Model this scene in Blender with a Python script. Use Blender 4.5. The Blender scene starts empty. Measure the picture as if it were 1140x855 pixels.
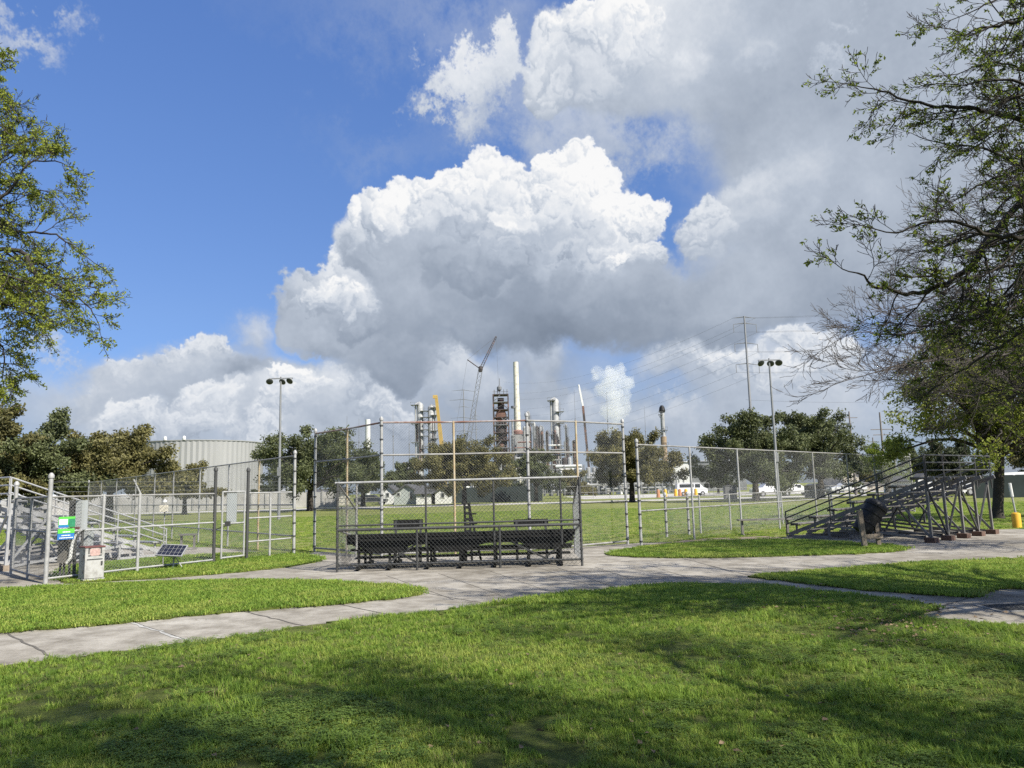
import bpy, bmesh, math, random
import numpy as np
from mathutils import Vector, Matrix, kdtree
R = math.radians
random.seed(7)
# ------------------------------------------------------------------ camera
EYE = Vector((0.0, 0.0, 1.6)); FPX = 856.0; PITCH = R(7.85); ROLL = 0.026
_f = Vector((0, math.cos(PITCH), math.sin(PITCH)))
_u0 = Vector((0, -math.sin(PITCH), math.cos(PITCH))); _r0 = Vector((1, 0, 0))
_r = math.cos(ROLL)*_r0 - math.sin(ROLL)*_u0
_u = math.cos(ROLL)*_u0 + math.sin(ROLL)*_r0
def ray(px, py): return (_f*FPX + _r*(px-570.0) - _u*(py-427.5)).normalized()
def G(px, py, z=0.0):                       # point of the ground seen there
    d = ray(px, py); t = (z-EYE.z)/d.z; return EYE + d*t
def P(px, py, Y):                           # point Y metres ahead
    d = ray(px, py); return EYE + d*(Y/d.y)
def PX(p):
    d = Vector(p)-EYE; w = d.dot(_f); return 570+FPX*d.dot(_r)/w, 427.5-FPX*d.dot(_u)/w
scene = bpy.context.scene
cd = bpy.data.cameras.new('camera'); cam = bpy.data.objects.new('camera', cd); scene.collection.objects.link(cam)
cd.sensor_width = 36.0; cd.lens = FPX/1140.0*36.0; cd.clip_start = 0.05; cd.clip_end = 6000
cam.matrix_world = Matrix(((_r.x, _u.x, -_f.x, EYE.x), (_r.y, _u.y, -_f.y, EYE.y), (_r.z, _u.z, -_f.z, EYE.z), (0, 0, 0, 1)))
scene.camera = cam
scene.view_settings.view_transform = 'Standard'; scene.view_settings.look = 'None'
scene.view_settings.exposure = 0.85; scene.view_settings.gamma = 1.0
scene.render.engine = 'CYCLES'
scene.cycles.max_bounces = 5; scene.cycles.transparent_max_bounces = 12
scene.cycles.use_denoising = False; scene.cycles.volume_bounces = 4; scene.cycles.volume_step_rate = 2.0
# ------------------------------------------------------------------ sun
SUN_EL = R(43); SUN_DIR = Vector((0.74*math.cos(SUN_EL), -0.672*math.cos(SUN_EL), math.sin(SUN_EL))).normalized()
sd = bpy.data.lights.new('sun', 'SUN'); so = bpy.data.objects.new('sun', sd); scene.collection.objects.link(so)
sd.energy = 4.7; sd.angle = R(0.55); sd.color = (1.0, 0.945, 0.84)
so.rotation_euler = SUN_DIR.to_track_quat('Z', 'Y').to_euler()
# ------------------------------------------------------------------ sky (world)
SKY_STRENGTH = 0.10
world = bpy.data.worlds.new('World'); scene.world = world; world.use_nodes = True
nt = world.node_tree; nt.nodes.clear(); N = nt.nodes; LK = nt.links
def nd(t, **k):
    n = N.new(t)
    for a, b in k.items(): setattr(n, a, b)
    return n
def setin(n, i, v):
    if v is None: return
    if isinstance(v, bpy.types.NodeSocket): LK.new(v, n.inputs[i])
    else: n.inputs[i].default_value = v
def M(op, a, b=None, c=None, clamp=False):
    n = nd('ShaderNodeMath', operation=op, use_clamp=clamp); setin(n, 0, a); setin(n, 1, b); setin(n, 2, c); return n.outputs[0]
def VM(op, a, b=None, out=0, scale=None):
    n = nd('ShaderNodeVectorMath', operation=op); setin(n, 0, a); setin(n, 1, b)
    if scale is not None: setin(n, 3, scale)
    return n.outputs[out]
def MR(v, a, b, c=0.0, d=1.0, typ='SMOOTHSTEP'):
    n = nd('ShaderNodeMapRange', interpolation_type=typ); setin(n, 0, v); setin(n, 1, a); setin(n, 2, b); setin(n, 3, c); setin(n, 4, d); return n.outputs[0]
def NOI(vec, scale, detail, rough=0.5, lac=2.0, out=0):
    n = nd('ShaderNodeTexNoise', noise_dimensions='3D'); setin(n, 'Vector', vec); n.inputs['Scale'].default_value = scale
    n.inputs['Detail'].default_value = detail; n.inputs['Roughness'].default_value = rough; n.inputs['Lacunarity'].default_value = lac
    return n.outputs[out]
def MIXF(t, a, b):
    n = nd('ShaderNodeMix', data_type='FLOAT'); setin(n, 0, t); setin(n, 2, a); setin(n, 3, b); return n.outputs[0]
def MIXC(t, a, b):
    n = nd('ShaderNodeMix', data_type='RGBA'); setin(n, 0, t); setin(n, 6, a); setin(n, 7, b); return n.outputs[2]
sky = nd('ShaderNodeTexSky', sky_type='NISHITA', sun_disc=False, sun_elevation=SUN_EL)
sky.sun_rotation = math.atan2(SUN_DIR.x, SUN_DIR.y)
sky.altitude = 0; sky.air_density = 1.0; sky.dust_density = 0.6; sky.ozone_density = 2.5
tc = nd('ShaderNodeTexCoord'); DIR = tc.outputs['Generated']
sep = nd('ShaderNodeSeparateXYZ'); LK.new(DIR, sep.inputs[0])
U = M('MULTIPLY', M('ARCTAN2', sep.outputs[0], sep.outputs[1]), 57.2958)
V = M('MULTIPLY', M('ARCSINE', sep.outputs[2]), 57.2958)
def azel(px, py):
    d = ray(px, py); return math.degrees(math.atan2(d.x, d.y)), math.degrees(math.asin(d.z))
def azel(px, py):
    d = ray(px, py); return math.degrees(math.atan2(d.x, d.y)), math.degrees(math.asin(d.z))
# Clouds: a heap of round billows laid out by compass bearing and height above the horizon (degrees),
# summed with numpy into a cover / brightness map of the sky that the world shader mixes over the Sky Texture.
AZ0, AZ1, EL0, EL1, DPP = -58.0, 58.0, -2.0, 52.0, 0.05
CW, CH = int((AZ1-AZ0)/DPP), int((EL1-EL0)/DPP)
crng = np.random.default_rng(11)
def spectral(beta, lo=0.0, hi=1e9):
    n = crng.standard_normal((CH, CW)).astype(np.float32)
    fy = np.fft.fftfreq(CH)[:, None]*CH/ (CH*DPP); fx = np.fft.rfftfreq(CW)[None, :]*CW/(CW*DPP)
    k = np.sqrt(fx*fx+fy*fy); k[0, 0] = 1
    F = np.fft.rfft2(n)*k**(-beta/2)*(k > lo)*(k < hi); F[0, 0] = 0
    o = np.fft.irfft2(F, s=(CH, CW)).astype(np.float32)
    return o/o.std()
Ug = np.linspace(AZ0, AZ1, CW, dtype=np.float32)[None, :].repeat(CH, 0)
Vg = np.linspace(EL0, EL1, CH, dtype=np.float32)[:, None].repeat(CW, 1)
wu = spectral(3.6, 0.10)*0.36; wv = spectral(3.6, 0.10)*0.36
fu = spectral(2.8, 0.6)*0.06; fv = spectral(2.8, 0.6)*0.06
wispu = spectral(2.8, 0.05)*1.0; wispv = spectral(2.8, 0.05)*0.9
Uc, Vc = Ug+wu+fu, Vg+wv+fv
Uw_, Vw_ = Ug+wispu, Vg+wispv
Bm = np.full((CH, CW), 0.5, np.float32); Am = np.zeros((CH, CW), np.float32)
LX, LY, LZ = 0.30, 0.80, 0.52
def sstep(x): x = np.clip(x, 0, 1); return x*x*(3-2*x)
def blob(u0, v0, ra, rb, bt, bb, soft, op, wispy=False, amp=0.0, bfun=None):
    pad = soft+1.8+(3.0 if wispy else 0)
    x0 = max(0, int((u0-ra-pad-AZ0)/DPP)); x1 = min(CW, int((u0+ra+pad-AZ0)/DPP)+1)
    y0 = max(0, int((v0-rb-pad-EL0)/DPP)); y1 = min(CH, int((v0+rb+pad-EL0)/DPP)+1)
    if x1 <= x0 or y1 <= y0: return
    s_ = (slice(y0, y1), slice(x0, x1))
    sx = ((Uw_ if wispy else Uc)[s_]-u0)/ra; sy = ((Vw_ if wispy else Vc)[s_]-v0)/rb
    q = np.sqrt(sx*sx+sy*sy); e = soft/min(ra, rb)
    al = sstep((1+e*0.5-q)/e)*op
    b = bb+(bt-bb)*sstep((sy+0.9)/1.7)
    if bfun is not None: b = bfun
    if amp:
        z = np.sqrt(np.clip(1-q*q, 0, 1)); b = b+amp*(sx*LX+sy*LY+z*LZ-0.45)
    Bm[s_] += (b-Bm[s_])*al
    Am[s_] = 1-(1-Am[s_])*(1-al)
def puff(x, y, rx, ry, bt, bb, soft=0.6, op=1.0, wispy=False):
    u0, v0 = azel(x, y)
    ra = abs(azel(x+rx, y)[0]-azel(x-rx, y)[0])/2; rb = abs(azel(x, y-ry)[1]-azel(x, y+ry)[1])/2
    blob(u0, v0, ra, rb, bt, bb, soft, op, wispy, amp=0.04 if not wispy else 0.0)
    if wispy or soft > 2.2: return
    crisp = soft <= 1.3
    n = int((44 if crisp else 20)*max(1.0, ra*rb/6.0)**0.75)
    kids = []
    for _ in range(n):
        a = crng.uniform(0, 2*math.pi); q = 0.86*math.sqrt(crng.uniform(0.0, 1.0))
        kids.append((math.cos(a)*q, math.sin(a)*q, crng.uniform(0.8, 1.6)*crng.choice([.5, .75, 1.0])*min(1.2, min(ra, rb)/3.0)))
    kids.sort(key=lambda k: -k[1]+crng.uniform(-.5, .5))
    for kx, ky, kr in kids:
        b = bb+(bt-bb)*float(sstep(np.float32((ky+0.9)/1.7)))
        hi = max(0.0, min(1.0, (b-0.35)/0.5))
        amp = (0.06+0.27*hi)*(1 if crisp else .6)
        sf = (0.28 if crisp else 0.9)*(1.8-hi)
        b += crng.uniform(-.05, .05)
        blob(u0+kx*ra, v0+ky*rb, kr*1.15, kr, b+0.02, b-0.03, sf, op*(0.85 if crisp else .6), False, amp)
        if crisp and hi > 0.25:
            for _ in range(4):
                a = crng.uniform(0, 2*math.pi); g = kr*crng.uniform(.25, .5)
                blob(u0+kx*ra+math.cos(a)*kr*.8, v0+ky*rb+math.sin(a)*kr*.8, g*1.1, g, b+.02, b-.02, 0.22, op*.75, False, amp*.9)
PUFFS = [
 # x, y, rx, ry, top, bottom, soft, opacity, wispy
 # veils and thin cloud
 (600,135,75,40,.62,.5,5,.45,1),(480,15,90,25,.5,.45,6,.35,1),(420,160,40,18,.5,.45,4,.22,1),
 (655,160,60,55,.65,.5,4,.6,1),(560,70,60,90,.6,.5,5,.25,1),
 (25,38,38,15,.75,.6,1.6,.75,1),(10,12,14,8,.75,.6,1,.6,1),
 # upper-right sheet
 (960,-60,300,150,.50,.44,4,1,0),(1040,150,290,210,.48,.42,5,1,0),(1250,320,260,220,.45,.35,4,1,0),
 (720,55,120,75,.72,.46,1.8,1,0),(640,60,52,52,.86,.60,1.2,1,0),(690,35,60,35,.95,.7,1.2,.9,0),
 (808,84,112,68,.58,.46,3,1,0),(880,60,110,100,.48,.42,5,.9,0),(770,75,26,30,.72,.5,2,.55,0),(840,70,26,16,.66,.5,2,.45,0),
 (950,18,16,9,.75,.6,1.2,.6,1),(945,75,14,12,.72,.6,1.2,.5,1),
 (685,160,50,34,.60,.52,3,.5,1),(735,178,30,14,.5,.45,3,.25,1),(960,200,60,50,.34,.30,4,.6,0),
 (905,230,105,90,.46,.38,4,1,0),(818,240,42,45,.66,.5,1.5,.95,0),(785,262,30,38,.68,.5,1.2,.95,0),
 (885,205,48,30,.72,.50,2.5,.6,0),(905,250,26,30,.60,.42,2,.4,0),(860,325,125,55,.44,.30,3,1,0),(930,280,60,60,.44,.28,4,.8,0),
 # small isolated puff
 (528,78,44,42,.82,.66,1.5,.96,1),(540,42,20,22,.86,.75,1.2,.9,1),(515,95,38,20,.72,.6,1.5,.9,1),(536,128,18,22,.66,.55,1.8,.7,1),
 # horizon bank, left
 (60,410,24,12,.72,.58,1.2,.7,1),(40,445,70,30,.55,.50,4,.6,0),(130,465,130,40,.50,.46,3,.7,0),(145,425,40,24,.74,.50,1.0,.85,0),(105,450,30,18,.66,.5,1.0,.7,0),
 (270,470,190,75,.50,.46,3,.9,0),(220,393,36,18,.72,.48,.9,.9,0),(190,412,28,18,.66,.46,.9,.8,0),(225,425,60,30,.55,.42,2,.9,0),(283,374,24,17,.64,.52,1.9,.55,0),
 (150,474,45,20,.80,.55,1.0,.85,0),(240,448,36,24,.84,.52,.9,.85,0),(205,470,30,18,.72,.5,1.0,.7,0),(265,475,26,20,.76,.5,1.0,.7,0),(300,415,56,16,.30,.26,1.6,.9,0),
 (340,450,70,45,.66,.50,1.6,.95,0),(322,425,26,18,.92,.7,.8,.95,0),(300,465,22,38,.76,.6,1.2,.85,0),(350,440,34,16,.80,.6,1,.85,0),(390,450,50,28,.62,.46,1.4,.9,0),
 (430,470,70,50,.52,.46,2,.8,0),(400,425,30,18,.76,.5,1.0,.8,0),(420,455,34,20,.70,.5,1.0,.8,0),(450,470,26,18,.72,.5,1.0,.7,0),(535,470,34,20,.66,.5,1.2,.7,0),(600,440,30,20,.66,.48,1.2,.7,0),
 # horizon bank, right
 (560,440,80,60,.40,.40,3,.7,0),(640,440,90,55,.40,.40,4,.5,0),(480,400,46,28,.80,.52,1,.95,0),(505,385,22,14,.84,.6,.8,.9,0),(455,395,16,14,.84,.6,.8,.8,0),(520,430,40,30,.60,.48,1.6,.85,0),
 (590,395,36,30,.58,.5,2,.6,0),
 (700,480,200,45,.42,.42,3,.75,0),(790,400,54,26,.68,.50,1.6,.85,0),(745,400,34,24,.62,.5,2,.7,0),(820,430,60,30,.56,.46,2,.85,0),
 (900,395,46,30,.70,.50,2,.8,0),(905,440,60,45,.60,.48,2.4,.9,0),(1000,440,110,60,.54,.48,3,.75,0),(770,388,34,14,.80,.6,1.0,.8,0),(815,405,40,18,.84,.58,1.0,.85,0),(880,385,40,16,.80,.58,1.1,.85,0),(930,395,30,20,.78,.56,1.1,.8,0),(880,420,34,18,.78,.56,1.1,.8,0),(745,470,60,18,.66,.52,1.4,.8,0),(640,460,50,14,.60,.50,1.5,.7,0),(860,480,120,35,.50,.48,3,.8,0),(735,440,14,10,.70,.6,1,.5,1),
 # main cumulus
 (432,388,58,38,.44,.32,1.8,1,0),(370,345,50,46,.66,.38,.9,1,0),(398,318,48,44,.84,.46,.8,1,0),(362,330,28,20,.90,.5,.7,1,0),
 (405,348,38,30,.90,.34,.9,.95,0),
 (425,268,50,40,.90,.40,.7,1,0),(462,248,48,42,.94,.48,.7,1,0),(505,225,44,34,.96,.6,.6,1,0),(550,215,46,36,1.0,.7,.6,1,0),(580,235,46,36,.84,.5,.8,1,0),
 (630,205,46,32,.98,.72,.6,1,0),(660,225,52,40,1.0,.75,.7,1,0),(690,250,44,36,1.0,.74,.6,1,0),(712,248,24,18,.96,.7,.5,.9,0),(610,252,60,40,.86,.50,.9,1,0),(560,268,40,30,.84,.50,.9,.9,0),(505,262,44,36,.72,.40,1.2,1,0),
 (470,310,60,52,.50,.36,1.8,1,0),(560,322,108,60,.48,.34,2.0,1,0),(520,286,60,38,.50,.34,1.0,.95,0),(590,286,46,26,.56,.40,1.0,.9,0),(645,305,66,38,.56,.36,1.2,1,0),(690,300,50,30,.68,.40,1.2,.95,0),(715,290,26,20,.78,.42,.7,.95,0),(685,288,12,9,.98,.85,.5,.9,0),
 (680,345,118,38,.36,.20,2.0,1,0),(600,356,110,28,.28,.16,2.0,1,0),(790,350,90,32,.38,.24,2.2,1,0),(505,362,60,18,.34,.28,1.8,.85,0),(735,325,50,22,.40,.26,1.5,.8,0),
]
for p in PUFFS: puff(*p)
gx = spectral(3.0, 0.05, 3.0)
fine = spectral(2.4, 0.35)
rel = fine-np.roll(fine, (-5, -2), (0, 1)); rel /= rel.std()
hi_ = np.clip((Bm-0.35)/0.5, 0, 1)
Bm += gx*0.026+spectral(3.4, 0.02, 0.5)*0.03*(1-hi_)+rel*(0.003+0.011*hi_)
Am *= sstep((Vg+1.5)/1.5)
stops = np.array([0, .25, .5, .75, 1.0]); cols = np.array([(.20, .245, .32), (.31, .365, .455), (.48, .54, .635), (.72, .76, .82), (.95, .95, .95)])
px4 = np.ones((CH, CW, 4), np.float32)
for k in range(3): px4[..., k] = np.interp(Bm, stops, cols[:, k])
px4[..., 3] = np.clip(Am, 0, 1)
cimg = bpy.data.images.new('cloud_cover', CW, CH, alpha=True, float_buffer=True)
cimg.alpha_mode = 'CHANNEL_PACKED'; cimg.colorspace_settings.name = 'Non-Color'
cimg.pixels.foreach_set(px4.ravel()); cimg.update(); cimg.pack()
cmb = nd('ShaderNodeCombineXYZ')
LK.new(MR(U, AZ0, AZ1, typ='LINEAR'), cmb.inputs[0]); LK.new(MR(V, EL0, EL1, typ='LINEAR'), cmb.inputs[1])
ctex = nd('ShaderNodeTexImage', image=cimg, extension='EXTEND', interpolation='Linear'); LK.new(cmb.outputs[0], ctex.inputs[0])
inside = M('MULTIPLY', MR(M('ABSOLUTE', U), 57, 46), MR(V, 51, 42))
def elsewhere():
    # the sky away from the photograph: a broken cover of the same cloud
    n = NOI(VM('MULTIPLY', DIR, (1, 1, 2)), 3.0, 5.0, 0.55)
    return MR(n, .49, .60)
inv = 1.0/SKY_STRENGTH/(2**scene.view_settings.exposure)
alpha = MIXF(inside, elsewhere(), ctex.outputs['Alpha'])
cloudcol = VM('SCALE', MIXC(inside, (.5, .55, .63, 1), ctex.outputs['Color']), scale=inv)
# the air of that day: clearer and bluer overhead than the standard model, bluish grey down low
gr = nd('ShaderNodeValToRGB'); LK.new(MR(V, 0.0, 40.0, typ='LINEAR'), gr.inputs[0]); E = gr.color_ramp.elements
E[0].position = 0.0; E[0].color = (.50, .58, .86, 1); E[1].position = 1.0; E[1].color = (.94, 1.18, 1.66, 1)
for pos, c in ((.12, (.50, .62, .92, 1)), (.32, (.70, .80, 1.05, 1)), (.62, (.84, 1.00, 1.33, 1))):
    e = E.new(pos); e.color = c
skyv = VM('SCALE', VM('MULTIPLY', sky.outputs[0], gr.outputs[0]), scale=0.715)
final = MIXC(alpha, skyv, cloudcol)
bg = nd('ShaderNodeBackground'); bg.inputs[1].default_value = SKY_STRENGTH; LK.new(final, bg.inputs[0])
wo = nd('ShaderNodeOutputWorld'); LK.new(bg.outputs[0], wo.inputs[0])
world.cycles.sampling_method = 'MANUAL'; world.cycles.sample_map_resolution = 512
# ------------------------------------------------------------------ helpers
COL = scene.collection
def tag(o, label=None, cat=None, group=None, kind=None):
    if label: o['label'] = label
    if cat: o['category'] = cat
    if group: o['group'] = group
    if kind: o['kind'] = kind
    return o
def thing(name, loc, label, cat, group=None, rz=0.0):
    o = bpy.data.objects.new(name, None); COL.objects.link(o); o.empty_display_size = .3
    o.location = loc; o.rotation_euler = (0, 0, rz)
    return tag(o, label, cat, group)
def root_of(o):
    while o.parent: o = o.parent
    return o
def world_offset(o):
    return Vector(root_of(o).location) if o is not None else Vector((0, 0, 0))
def link_mesh(name, me, mat, parent=None):
    o = bpy.data.objects.new(name, me); COL.objects.link(o)
    if mat is not None: me.materials.append(mat)
    if parent is not None: o.parent = parent
    return o
def np_mesh(name, V3, F, mat, parent=None, local=False, smooth=False, col=None):
    """V3 (n,3), F (m,k) all faces with k corners"""
    V3 = np.asarray(V3, np.float32); F = np.asarray(F, np.int32)
    if parent is not None and not local: V3 = V3-np.array(world_offset(parent), np.float32)
    me = bpy.data.meshes.new(name); n, k = F.shape
    me.vertices.add(len(V3)); me.vertices.foreach_set('co', V3.ravel())
    me.loops.add(n*k); me.loops.foreach_set('vertex_index', F.ravel())
    me.polygons.add(n); me.polygons.foreach_set('loop_start', np.arange(0, n*k, k, dtype=np.int32))
    me.polygons.foreach_set('use_smooth', np.full(n, smooth, bool))
    me.update(calc_edges=True)
    if col is not None:
        at = me.color_attributes.new('tone', 'FLOAT_COLOR', 'POINT'); c = np.ones((len(V3), 4), np.float32); c[:, 0] = c[:, 1] = c[:, 2] = col
        at.data.foreach_set('color', c.ravel())
    return link_mesh(name, me, mat, parent)
class MB:
    def __init__(s): s.v = []; s.f = []
    def _add(s, vs, fs):
        n = len(s.v); s.v += [tuple(v) for v in vs]; s.f += [tuple(i+n for i in f) for f in fs]; return s
    def box(s, c, d, M3=None):
        hx, hy, hz = d[0]/2, d[1]/2, d[2]/2; c = Vector(c)
        vs = [Vector((x*hx, y*hy, z*hz)) for z in (-1, 1) for y in (-1, 1) for x in (-1, 1)]
        if M3 is not None: vs = [M3 @ v for v in vs]
        return s._add([c+v for v in vs], [(0, 2, 3, 1), (4, 5, 7, 6), (0, 1, 5, 4), (2, 6, 7, 3), (0, 4, 6, 2), (1, 3, 7, 5)])
    def bar(s, p, q, w, h, up=(0, 0, 1)):
        p, q = Vector(p), Vector(q); d = q-p; L = d.length
        if L < 1e-6: return s
        d.normalize(); u = Vector(up)
        if abs(d.dot(u)) > .99: u = Vector((0, 1, 0))
        x = d.cross(u).normalized(); y = x.cross(d).normalized()
        M3 = Matrix((x, d, y)).transposed()
        return s.box((p+q)/2, (w, L, h), M3)
    def tube(s, p, q, r, r2=None, n=8, caps=True):
        p, q = Vector(p), Vector(q); r2 = r if r2 is None else r2; d = (q-p)
        if d.length < 1e-6: return s
        d.normalize(); a = d.orthogonal().normalized(); b = d.cross(a)
        vs = [p+(a*math.cos(t)+b*math.sin(t))*r for t in [2*math.pi*i/n for i in range(n)]] + [q+(a*math.cos(t)+b*math.sin(t))*r2 for t in [2*math.pi*i/n for i in range(n)]]
        fs = [(i, (i+1) % n, n+(i+1) % n, n+i) for i in range(n)]
        if caps: fs += [tuple(range(n-1, -1, -1)), tuple(range(n, 2*n))]
        return s._add(vs, fs)
    def lathe(s, c, prof, n=24, M3=None):
        """prof: list of (r, z)"""
        c = Vector(c); vs = []
        for r, z in prof:
            for i in range(n):
                t = 2*math.pi*i/n; v = Vector((r*math.cos(t), r*math.sin(t), z)); vs.append(c+(M3 @ v if M3 is not None else v))
        fs = [(j*n+i, j*n+(i+1) % n, (j+1)*n+(i+1) % n, (j+1)*n+i) for j in range(len(prof)-1) for i in range(n)]
        fs += [tuple(range(n-1, -1, -1)), tuple(range((len(prof)-1)*n, len(prof)*n))]
        return s._add(vs, fs)
    def prism(s, poly, z0, z1):
        n = len(poly); vs = [(x, y, z0) for x, y in poly]+[(x, y, z1) for x, y in poly]
        return s._add(vs, [tuple(range(n-1, -1, -1)), tuple(range(n, 2*n))]+[(i, (i+1) % n, n+(i+1) % n, n+i) for i in range(n)])
    def extr(s, poly, O, A, B, C):
        """2-D outline (a,b) in plane A,B at O, thickness vector C"""
        O, A, B, C = Vector(O), Vector(A), Vector(B), Vector(C); n = len(poly)
        vs = [O+A*a+B*b for a, b in poly]+[O+A*a+B*b+C for a, b in poly]
        return s._add(vs, [tuple(range(n-1, -1, -1)), tuple(range(n, 2*n))]+[(i, (i+1) % n, n+(i+1) % n, n+i) for i in range(n)])
    def quad(s, a, b, c, d): return s._add([a, b, c, d], [(0, 1, 2, 3)])
    def build(s, name, mat, parent=None, local=False, smooth=False):
        off = Vector((0, 0, 0)) if (parent is None or local) else world_offset(parent)
        me = bpy.data.meshes.new(name); me.from_pydata([tuple(Vector(v)-off) for v in s.v], [], s.f); me.update()
        bm = bmesh.new(); bm.from_mesh(me); bmesh.ops.recalc_face_normals(bm, faces=bm.faces); bm.to_mesh(me); bm.free()
        if smooth:
            me.polygons.foreach_set('use_smooth', np.full(len(me.polygons), True)); me.set_sharp_from_angle(angle=R(40))
        return link_mesh(name, me, mat, parent)
def copy_tree(o, parent=None):
    c = o.copy(); COL.objects.link(c)
    if parent is not None: c.parent = parent
    for ch in list(o.children): copy_tree(ch, c)
    return c
# ------------------------------------------------------------------ materials
def MAT(name, col, rough=.7, metal=0.0, var=0.12, scale=3.0, bump=0.0, bscale=40.0, spec=.5, col2=None, detail=5.0, coord='Object', thr=None, tint=0.0, trans=0.0, stretch=(1, 1, 1)):
    m = bpy.data.materials.new(name); m.use_nodes = True; t = m.node_tree; b = t.nodes['Principled BSDF']; L = t.links
    def n(ty, **k):
        x = t.nodes.new(ty)
        for a, v in k.items(): setattr(x, a, v)
        return x
    b.inputs['Roughness'].default_value = rough; b.inputs['Metallic'].default_value = metal; b.inputs['Specular IOR Level'].default_value = spec
    co = n('ShaderNodeTexCoord').outputs[coord]
    mp = n('ShaderNodeMapping'); L.new(co, mp.inputs[0]); mp.inputs['Scale'].default_value = stretch; co = mp.outputs[0]
    no = n('ShaderNodeTexNoise'); L.new(co, no.inputs['Vector']); no.inputs['Scale'].default_value = scale; no.inputs['Detail'].default_value = detail; no.inputs['Roughness'].default_value = .62
    if col2 is None: c0 = [max(0, x*(1-var)) for x in col]; c1 = [min(1, x*(1+var)) for x in col]
    else: c0, c1 = col, col2
    r = n('ShaderNodeValToRGB'); L.new(no.outputs[0], r.inputs[0]); lo, hi = thr or (.3, .7)
    r.color_ramp.elements[0].position = lo; r.color_ramp.elements[0].color = (*c0, 1); r.color_ramp.elements[1].position = hi; r.color_ramp.elements[1].color = (*c1, 1)
    out = r.outputs[0]
    if tint:
        oi = n('ShaderNodeObjectInfo'); hs = n('ShaderNodeHueSaturation'); L.new(out, hs.inputs['Color'])
        mr = n('ShaderNodeMapRange'); L.new(oi.outputs['Random'], mr.inputs[0]); mr.inputs[3].default_value = 1-tint; mr.inputs[4].default_value = 1+tint
        L.new(mr.outputs[0], hs.inputs['Value'])
        mr2 = n('ShaderNodeMapRange'); L.new(oi.outputs['Random'], mr2.inputs[0]); mr2.inputs[3].default_value = .5+tint*.05; mr2.inputs[4].default_value = .5-tint*.05
        L.new(mr2.outputs[0], hs.inputs['Hue']); out = hs.outputs[0]
    L.new(out, b.inputs['Base Color'])
    if bump:
        nb = n('ShaderNodeTexNoise'); L.new(co, nb.inputs['Vector']); nb.inputs['Scale'].default_value = bscale; nb.inputs['Detail'].default_value = 4
        bu = n('ShaderNodeBump'); L.new(nb.outputs[0], bu.inputs['Height']); bu.inputs['Strength'].default_value = bump; bu.inputs['Distance'].default_value = .02
        L.new(bu.outputs[0], b.inputs['Normal'])
    if trans:
        tr = n('ShaderNodeBsdfTranslucent'); L.new(out, tr.inputs[0]); mx = n('ShaderNodeMixShader'); mx.inputs[0].default_value = trans
        L.new(b.outputs[0], mx.inputs[1]); L.new(tr.outputs[0], mx.inputs[2]); L.new(mx.outputs[0], t.nodes['Material Output'].inputs[0])
    return m
def leafmat(name, dark, light, trans=.35, rough=.55):
    """leaves: colour runs between two tones by the tone attribute (one value per leaf)"""
    m = bpy.data.materials.new(name); m.use_nodes = True; t = m.node_tree; b = t.nodes['Principled BSDF']; L = t.links
    a = t.nodes.new('ShaderNodeAttribute'); a.attribute_name = 'tone'
    r = t.nodes.new('ShaderNodeValToRGB'); L.new(a.outputs['Fac'], r.inputs[0]); r.color_ramp.elements[0].color = (*dark, 1); r.color_ramp.elements[1].color = (*light, 1)
    L.new(r.outputs[0], b.inputs['Base Color']); b.inputs['Roughness'].default_value = rough; b.inputs['Specular IOR Level'].default_value = .3
    tr = t.nodes.new('ShaderNodeBsdfTranslucent'); L.new(r.outputs[0], tr.inputs[0]); mx = t.nodes.new('ShaderNodeMixShader'); mx.inputs[0].default_value = trans
    L.new(b.outputs[0], mx.inputs[1]); L.new(tr.outputs[0], mx.inputs[2]); L.new(mx.outputs[0], t.nodes['Material Output'].inputs[0])
    return m
m_galv = MAT('galvanised_steel', (.34, .34, .33), .6, .15, .22, 6, .1)
m_galv_old = MAT('weathered_galvanised', (.17, .165, .155), .65, .1, 0, 5, .1, col2=(.32, .315, .30))
m_wire = MAT('fence_wire', (.22, .225, .22), .5, .5, .15, 3)
m_rust = MAT('rusty_tan_post', (.36, .25, .12), .8, .0, 0, 7, .1, col2=(.42, .38, .28))
m_rustrail = MAT('rusty_rail', (.20, .10, .07), .8, .1, 0, 1.5, col2=(.34, .31, .30), thr=(.45, .6))
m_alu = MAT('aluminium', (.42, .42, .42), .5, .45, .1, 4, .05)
m_alu_dull_shade = MAT('dull_shaded_aluminium', (.19, .18, .165), .6, .3, .3, 3, .05)  # aluminium darkened in colour for the tree-shaded right bleachers; grey benches share it
m_dark = MAT('near_black_matt', (.011, .011, .011), .8, 0, .3, 5, spec=.2)  # near-black base colour for the low bleachers and two benches
m_darkpost = MAT('dark_grey_steel', (.055, .056, .055), .65, .15, .25, 5)
m_black = MAT('black_plastic', (.014, .014, .014), .55, 0, .3, 5, spec=.3)
m_conc = MAT('footing_concrete', (.22, .18, .14), .9, 0, .25, 8, .3)
m_brick = MAT('footing_brown', (.11, .065, .045), .9, 0, .3, 8, .3)
m_white = MAT('white_paint', (.60, .60, .57), .6, 0, .06, 2)
m_cream = MAT('cream_siding', (.60, .56, .46), .7, 0, .08, 2)
m_shadewall = MAT('shaded_white_siding', (.34, .37, .35), .75, 0, .06, 2)  # white siding with the shade on its gable put into the colour
m_shingle = MAT('dark_shingles', (.07, .07, .072), .9, 0, .25, 4)
m_glass = MAT('window_glass', (.03, .035, .04), .1, 0, .2, 2)
m_tank = MAT('tank_cladding', (.29, .29, .28), .5, .2, .10, .25, stretch=(1, 1, .2))
m_refgrey = MAT('process_steel', (.17, .175, .18), .6, .2, .25, .5)
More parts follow.
